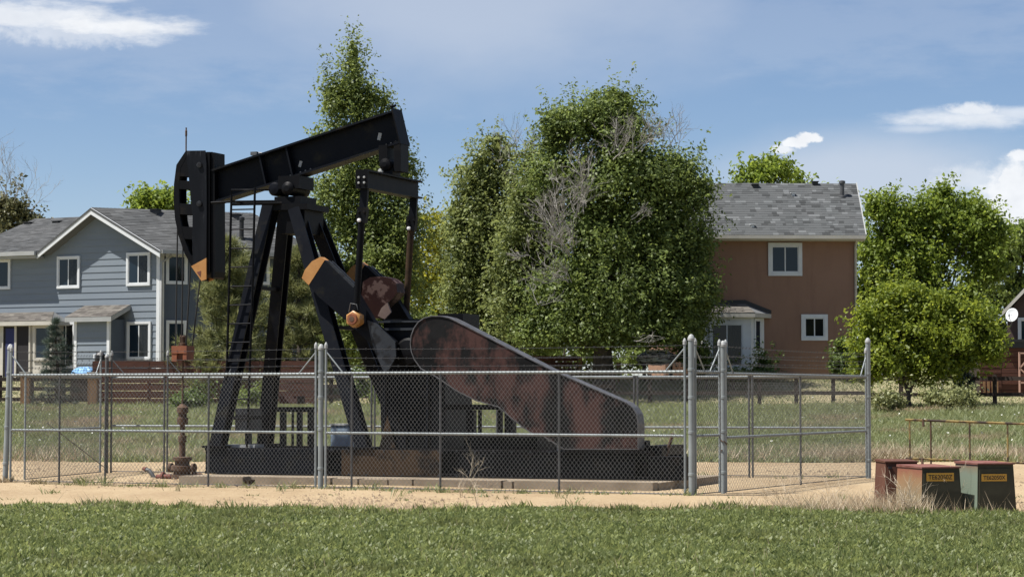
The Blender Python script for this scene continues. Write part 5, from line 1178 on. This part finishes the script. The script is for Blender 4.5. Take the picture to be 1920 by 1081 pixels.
# rear line
mids = [205, 300, 700, 935, 1190]; pts = [RL + (E_-RL)*f for f in (0,)]
fr_ = [0.0]
dv = E_-RL
def f_at(px): k = (px-960)/F; return (k*RL.y-RL.x)/(dv.x-k*dv.y)
fs_ = [0.0, f_at(312), f_at(505), f_at(700), f_at(935), f_at(1192), f_at(1407), 1.0]
names = ['leftmost rear chain-link panel behind the pipe stub', 'rear chain-link panel behind the wellhead and ladder', 'rear chain-link panel behind the front legs', 'rear chain-link panel behind the gearbox pedestal',
         'rear chain-link panel behind the belt guard', 'rear chain-link panel behind the pump skid end', 'rightmost rear chain-link panel meeting the corner post']
for i in range(7):
    p, q_ = RL + dv*fs_[i], RL + dv*fs_[i+1]
    panel(names[i], off(p,q_,.03), off(q_,p,.03), 1.80, .91, (), gate=False, struts=(1 if i in (0,1,3,4) else 0,0), barb=(2.16,2.02), mesh_r=.0011, cell=.085, bot=True, rr0=.019, m='dullgalv')
p = Vector((RL.x-.05,RL.y-.05,0)); t = thing('fence_post', 'dark steel post at the rear left corner with a truss rod', 'fence post', p, 0, 'rear chain-link posts')
q = MB(); q.tube([(0,0,-.1),(0,0,2.2)], .035, 10); q.build('post', M['dullgalv'], t); q = MB(); q.lathe((0,0,2.2), [(.042,-.03),(.042,0),(.02,.04)], 10); q.build('post_cap', M['gutter'], t)
dl = Vector((A.x+.2,A.y+.6,0)) - p; q = MB(); q.tube([(0,0,.12), (dl.x*.75,dl.y*.75,1.0)], .009, 5); q.build('truss_rod', M['dullgalv'], t)
# padlock chain on post D
q = MB()
q.tube([(.05*math.cos(i*.7), .05*math.sin(i*.7)-.005, .90-.016*i+.02*(i%2)) for i in range(16)], .009, 6)
q.build('chain', M['rust'], pD[0])
# ------------------------------------------------------------------ telecom boxes and pipe rail
MZ = fade('worn_red_to_green', [(0.0,(0.185,0.19,0.14)),(.35,(0.225,0.175,0.10)),(.72,(0.235,0.135,0.065)),(.88,(0.21,0.08,0.045)),(1.0,(0.21,0.07,0.05))], 0.0, .62, spread=.10)
MX = fade('faded_seafoam', [(0.0,(0.14,0.185,0.145)),(.8,(0.16,0.195,0.15)),(.93,(0.17,0.155,0.10)),(1.0,(0.15,0.085,0.06))], 0.0, .62, spread=.06)
ML = mat('faded_red_paint', (0.115,0.055,0.038), (0.085,0.038,0.027), 4, 0.7, spec=.1)
MT = mat('chalky_red_paint', (0.145,0.055,0.045), (0.20,0.10,0.08), 6, 0.7, spec=.1)
plateY = mat('sign_yellow', (0.55,0.30,0.03), (0.48,0.25,0.03), 8, .5)
ink = mat('sign_ink', (0.02,0.015,0.01), rough=.6)
def textmesh(body, width, height):
    cu = bpy.data.curves.new('lettering','FONT'); cu.body = body; cu.align_x = 'CENTER'; cu.align_y = 'CENTER'; cu.extrude = .0012; cu.offset = .012
    ob = bpy.data.objects.new('lettering', cu); C.objects.link(ob); bpy.context.view_layer.update()
    me = bpy.data.meshes.new_from_object(ob.evaluated_get(bpy.context.evaluated_depsgraph_get())); bpy.data.objects.remove(ob)
    xs = [v.co.x for v in me.vertices]; ys = [v.co.y for v in me.vertices]
    cx, cy = (max(xs)+min(xs))/2, (max(ys)+min(ys))/2; sx, sy = width/(max(xs)-min(xs)), height/(max(ys)-min(ys))
    for v in me.vertices: v.co.x = (v.co.x-cx)*sx; v.co.y = (v.co.y-cy)*sy
    me.name = 'lettering'; return me
def cabinet(label, Yc, c_px, r_px, l_px, top, yaw, dep, mats, sign=None, sign_px=None, taper=.03):
    """c_px = column of the near front corner, r_px / l_px = right end of the front, left end of the side"""
    o = Vector(((c_px-960)/F*Yc, Yc, 0)); f = Frame(o, -yaw)       # front runs right and away by yaw
    w = f.L(r_px, 900, 0)[0]; zt = H + (HOR-top)*Yc/F
    t = thing('utility_box', label, 'utility box', o, yaw)
    k = taper; d = dep
    side, front, topm = mats
    q = MB(); q.add([(-k,-k,-.05),(-k,d+k,-.05),(0,d,zt),(0,0,zt)], [(0,3,2,1)]); q.add([(-k,-k,-.05),(w+k,-k,-.05),(w+k,d+k,-.05),(-k,d+k,-.05),(0,0,zt),(w,0,zt),(w,d,zt),(0,d,zt)], [(1,2,6,5),(2,3,7,6)]); q.build('side_panel', side, t)
    q = MB(); q.add([(-k,-k,-.05),(w+k,-k,-.05),(w,0,zt),(0,0,zt)], [(0,1,2,3)]); q.add([(-k+.02,-k-.012,0),(w+k-.02,-k-.012,0),(w-.02,-.014,zt-.05),(.02,-.014,zt-.05),(-k+.02,-k+.02,0),(w+k-.02,-k+.02,0),(w-.02,.02,zt-.05),(.02,.02,zt-.05)], [(0,1,2,3),(0,4,5,1),(1,5,6,2),(2,6,7,3),(3,7,4,0)]); q.build('front_door', front, t)
    q = MB(); q.add([(-.012,-.02,zt),(w+.012,-.02,zt),(w+.012,d+.01,zt),(-.012,d+.01,zt),(-.012,-.02,zt+.018),(w+.012,-.02,zt+.018),(w+.012,d+.01,zt+.03),(-.012,d+.01,zt+.03)], [(3,2,1,0),(4,5,6,7),(0,1,5,4),(1,2,6,5),(2,3,7,6),(3,0,4,7)]); q.build('lid', topm, t)
    if sign:
        x0, y1, x1, y0 = sign_px; s0, z1 = f.L(x0,y1,-.02); s1, z0 = f.L(x1,y0,-.02); 
        q = MB(); tl = k/(zt+.05); yo = -.022 - tl*(zt-(z0+z1)/2)*1.0
        q.box((s0,yo-.004,z0),(s1,yo,z1)); sg = q.build('label_plate', plateY, t)
        lo = put('lettering', textmesh(sign, (s1-s0)*.88, (z1-z0)*.58), ink, sg); lo.location = ((s0+s1)/2, yo-.0055, (z0+z1)/2); lo.rotation_euler = (PI/2,0,0)
    return t, f, w, zt
BG = M['boxgreen']
cabinet('box with faded orange side labelled TE62050Z, dry weed in front', 28.3, 1727, 1799, 1681, 877, R(14), .75, (MZ, BG, MT), 'TE62050Z', (1737,886,1788,901))
cabinet('pale green sided box labelled TE62050X at the right', 28.4, 1831, 1900, 1799, 870, R(15), .62, (MX, BG, MT), 'TE62050X', (1840,888,1887,901))
tl_, fl_, wl2, zl_ = cabinet('narrow faded red box at the left of the three boxes', 29.4, 1659, 1720, 1650, 866, R(3), .6, (ML, ML, ML))
sx, szz = fl_.L(1665,871,0); q = MB(); q.box((sx,-.03,szz-.05),(sx+.045,-.016,szz-.02)); q.build('handle', M['dark'], tl_)
# yellow pipe rail
Yp = 31.2; kp = Yp/F
yr = thing('pipe_railing', 'rust streaked yellow pipe railing behind the utility boxes', 'railing', (W(1698,860,Yp).x, Yp, 0), R(0))
MY = mat('worn_yellow_paint', (0.27,0.20,0.065), (0.22,0.145,0.045), 5, .6, c3=(0.04,0.024,0.016), s3=5.5, lo3=.44, hi3=.56)
X = lambda px: (px-1698)*kp
Zp = lambda py: H + (HOR-py)*kp
q = MB(); q.tube([(0,0,Zp(786)),(X(1950),-.1,Zp(795))], .017, 8); q.build('top_rail', MY, yr)
q = MB(); q.tube([(0,0,Zp(858)),(X(1950),-.1,Zp(868))], .016, 8); q.build('bottom_rail', MY, yr)
for px in (1706,1745,1817,1887,1948): q = MB(); x = X(px); q.tube([(x,-.1*x/X(1950),-.05),(x,-.1*x/X(1950),Zp(786+ (px-1698)*.035))], .013, 8); q.build('rail_post', MY if px != 1745 else M['rust'], yr)
q = MB(); x = X(1731); q.tube([(x,-.02,Zp(785)),(x,-.03,Zp(799))], .018, 6); q.tube([(x-.02,-.03,Zp(858)),(x-.02,-.05,Zp(872))], .018, 6); q.build('bracket', M['rust'], yr)
# dry weeds
def weed(label, px, py, hgt_, n, seed, spread=.8, r=.004, depth=2):
    p = G(px, py); t = thing('dry_weed', label, 'weed', (p.x,p.y,0), 0); mb = MB(); rr = random.Random(seed)
    for i in range(n):
        twigs(mb, (rr.uniform(-.05,.05),rr.uniform(-.05,.05),0), (rr.uniform(-1,1)*spread, rr.uniform(-1,1)*spread, 1), hgt_*rr.uniform(.6,1), r, depth, rr, .8)
    mb.build('stems', M['weed'], t)
    return t
M['weed'] = mat('bleached_stems', (0.55,0.47,0.36), (0.40,0.33,0.23), 8, .9)
weed('bleached dry weed standing before the TE62050Z box', 1765, 963, .44, 10, 1, .8, .005)
weed('wispy dry stems leaning over at the narrow red box', 1690, 968, .44, 12, 2, 1.1, .006)
weed('tall thin dead stalk in front of the concrete pad', 902, 962, .50, 3, 3, .18, .006, 3)
weed('low dead twigs left of the tall stalk before the pad', 868, 935, .28, 5, 4, .9, .005)
weed('fine dry brush at the end of the right side panel', 1560, 945, .42, 14, 5, .9, .004)
weed('fine dry brush in front of the right chain-link bottom', 1465, 955, .42, 14, 6, .9, .004)
# ------------------------------------------------------------------ back fences and yard
def rail_fence(label, pa, pb, n, rails, hpost, m, group='stained rail fences', rh=.13, posts_m=None):
    a, b_ = pa, pb; d = b_-a; ln = math.hypot(d.x,d.y); ang = math.atan2(d.y,d.x)
    t = thing('rail_fence', label, 'fence', a, ang, group)
    for i in range(n+1):
        x = ln*i/n; q = MB(); q.box((x-.07,-.06,-.2),(x+.07,.06,hpost)); q.build('post', M[m] if not posts_m else M[posts_m], t)
    for z in rails:
        for i in range(n): q = MB(); q.box((ln*i/n+.004,-.10,z-rh/2),(ln*(i+1)/n-.004,-.062,z+rh/2)); q.build('rail', M[m], t)
    return t
def fp(px, Y): p = W(px, 750, Y); return Vector((p.x, Y, hgt(Y)))
rail_fence('dark stained rail fence under the maple at right', fp(1632,80), fp(1985,78), 6, (.42,.97), 1.12, 'darkwood')
rail_fence('dark stained rail fence in front of the brown house', fp(1150,81), fp(1632,80), 7, (.42,.97), 1.10, 'darkwood')
rail_fence('dark rail fence behind the left gate leaf', fp(-60,80), fp(178,80), 4, (.25,.62,.95), 1.1, 'darkwood')
rail_fence('dark rail fence behind the pump between the yards', fp(470,81), fp(1150,81), 9, (.3,.66,1.0), 1.1, 'darkwood')
def board_fence(label, pa, pb, ht, nb, bays, m, z0=.05, group='solid board fences'):
    d = pb-pa; ln = math.hypot(d.x,d.y); t = thing('board_fence', label, 'fence', pa, math.atan2(d.y,d.x), group); bh_ = (ht-z0)/nb; rr = random.Random(len(label))
    for i in range(bays+1): x = ln*i/bays; q = MB(); q.box((x-.06,.0,-.2),(x+.06,.12,ht-.03)); q.build('post', M[m], t)
    for i in range(bays):
        for j in range(nb): y = rr.uniform(-.006,.006); q = MB(); q.box((ln*i/bays+.006,-.035+y,z0+j*bh_),(ln*(i+1)/bays-.006,-.004+y,z0+(j+1)*bh_-.02)); q.build('plank', M[m], t)
    return t
board_fence('red-brown board fence in front of the blue house side', fp(176,79.5), fp(590,79.5), 1.62, 6, 4, 'redwood')
board_fence('red-brown board fence left of the elm trunk behind the guard', fp(985,86), fp(1085,86), .95, 4, 2, 'redwood')
for px, l in ((48,'left tan timber post behind the left gate leaf'),(174,'right tan timber post where the red fence begins')):
    p = fp(px, 79); t = thing('timber_post', l, 'post', p, 0, 'tan timber posts'); q = MB(); q.box((-.16,-.14,-.2),(.16,.14,1.18)); q.build('shaft', M['tanwood'], t); q = MB(); q.box((-.19,-.17,1.182),(.19,.17,1.23)); q.build('cap', M['cream'], t)
for i, (px, z, l) in enumerate(((1088,.9,'orange timber stake right of the red fence, behind the guard'),(1160,.7,'shorter orange timber stake by the elm trunk'))):
    p = fp(px, 85.5); t = thing('timber_post', l, 'post', p, 0, 'orange stakes'); q = MB(); q.box((-.07,-.05,-.1),(.07,.05,z)); q.box((-.09,-.07,z+.002),(.09,.07,z+.03)); q.build('shaft', M['tanwood'], t)
# grill with a cover, bench, tarp, smoker
p = fp(1233,86); t = thing('covered_boat', 'grey and white striped cover over a low boat shape behind the fence', 'boat', p)
bm = bmesh.new(); bmesh.ops.create_uvsphere(bm, u_segments=20, v_segments=12, radius=1.0)
rr = random.Random(2)
for v in bm.verts: v.co.x *= .82; v.co.y *= .5; v.co.z = (v.co.z*.34 if v.co.z > 0 else v.co.z*.18) + rr.uniform(-.03,.03)
me = bpy.data.meshes.new('cover'); bm.to_mesh(me); bm.free(); me.polygons.foreach_set('use_smooth',[True]*len(me.polygons)); o = put('cover', me, M['cloth'], t); o.location = (0,0,.78)
q = MB(); q.box((-.42,-.2,1.02),(.42,.2,1.16)); q.build('seat_bundle', M['white'], t)
q = MB()
for x in (-.5,.5): q.box((x-.05,-.3,0),(x+.05,.3,.66))
q.build('trestle', M['darkwood'], t)
q = MB(); q.tube([(-.42,0,1.0),(-.40,0,1.32)], .05, 8); q.lathe((-.40,0,1.32), [(.05,0),(.08,.02),(.06,.10),(.02,.12)], 8); q.build('chimney', M['tarpblue'], t)
p = fp(1350,84); t = thing('bench', 'salmon coloured plank bench behind the narrow filler panel', 'bench', p)
q = MB(); q.box((-.65,-.18,.40),(.65,.18,.46)); q.build('seat', mat('salmon_wood',(0.42,0.22,0.15),(0.35,0.18,0.12),4), t)
for x in (-.5,.5): q = MB(); q.box((x-.04,-.15,-.1),(x+.04,.15,.398)); q.build('leg', M['darkwood'], t)
p = fp(158,82); t = thing('tarp_pile', 'bright blue tarpaulin bundle by the spruce', 'tarp', p)
bm = bmesh.new(); bmesh.ops.create_uvsphere(bm, u_segments=18, v_segments=10, radius=1.0)
for v in bm.verts: v.co.x *= .48; v.co.y *= .35; v.co.z *= .30; v.co += Vector((rr.uniform(-.03,.03),rr.uniform(-.03,.03),rr.uniform(-.03,.03)))
me = bpy.data.meshes.new('tarpaulin'); bm.to_mesh(me); bm.free(); o = put('tarpaulin', me, M['tarpblue'], t); o.location = (0,0,.92)
q = MB(); q.box((-.45,-.3,0),(.45,.3,.72)); q.build('crate', M['darkwood'], t)
p = fp(187,80.5); t = thing('smoker_grill', 'black smoker with a white cap beside the red board fence', 'grill', p)
q = MB(); q.tube([(0,0,0),(0,0,1.5)], .05, 8); q.lathe((0,0,1.5), [(.06,0),(.17,.04),(.20,.16),(.19,.30),(.12,.38),(.03,.40)], 12); q.build('body', M['blackplastic'], t)
q = MB(); q.lathe((-.16,-.05,1.76), [(.03,-.07),(.08,-.07),(.08,.06),(.03,.07)], 10); q.build('cap', M['white'], t)
# deck at the right edge
p = fp(1835,83); t = thing('wooden_deck', 'red-brown wooden deck with pale stair railing at the right edge', 'deck', p)
kd = 83/F; dx_ = lambda px: (px-1835)*kd; dz_ = lambda py: H+(HOR-py)*kd-p.z
zt_ = dz_(654)
i = 0; z = .0; rr = random.Random(8)
while z < zt_: 
    for x0, x1 in ((1838,1878),(1879,1945)):
        q = MB(); y = rr.uniform(-.03,.03); q.box((dx_(x0),y,z),(dx_(x1),.06+y,z+.185)); q.build('plank', M['redwood2'] if rr.random() < .6 else M['redwood'], t) if 'redwood2' in M else q.build('plank', M['redwood'], t)
    z += .2
q = MB(); q.box((dx_(1838),.07,0),(dx_(1945),3,zt_)); q.build('platform', M['darkwood'], t)
q = MB()
for x in (1845,1853,1861,1869): q.box((dx_(x)-.04,-.09,zt_*.0),(dx_(x)+.04,-.05,zt_*.3))
q.build('lattice', M['tanwood'], t)
def rail(x0,y0,x1,y1): q = MB(); q.bar((dx_(x0),-.35,dz_(y0)),(dx_(x1),-.35,dz_(y1)),.07,.05,(0,1,0)); q.build('stair_rail', M['salmon'], t)
M['salmon'] = mat('pale_salmon_paint',(0.55,0.34,0.26),(0.48,0.29,0.22),4)
rail(1908,735,1908,660); rail(1908,662,1945,662); rail(1908,690,1935,662); rail(1908,690,1935,715); rail(1908,717,1945,717)
q = MB(); q.box((dx_(1885),-.1,zt_+.04),(dx_(1935),.5,dz_(641))); q.box((dx_(1882),-.16,dz_(641)),(dx_(1935),.55,dz_(636))); q.build('grill', M['blackplastic'], t)
board_fence('red board fence seen low under the maple crown', fp(1690,86), fp(1835,86), 1.1, 5, 3, 'redwood')
for px, ln2, l in ((1880,0,''),): pass
q = MB(); pA_ = W(1752,745,79); pB_ = W(1778,688,81)
t = thing('fallen_pole', 'pale slanting pole leaning under the maple by the rail fence', 'pole', (pA_.x,pA_.y,hgt(79)))
q.tube([Vector((0,0,0)), Vector((pB_.x-pA_.x,pB_.y-pA_.y,pB_.z-hgt(79)))], .05, 8); q.build('shaft', M['deadwood'], t)
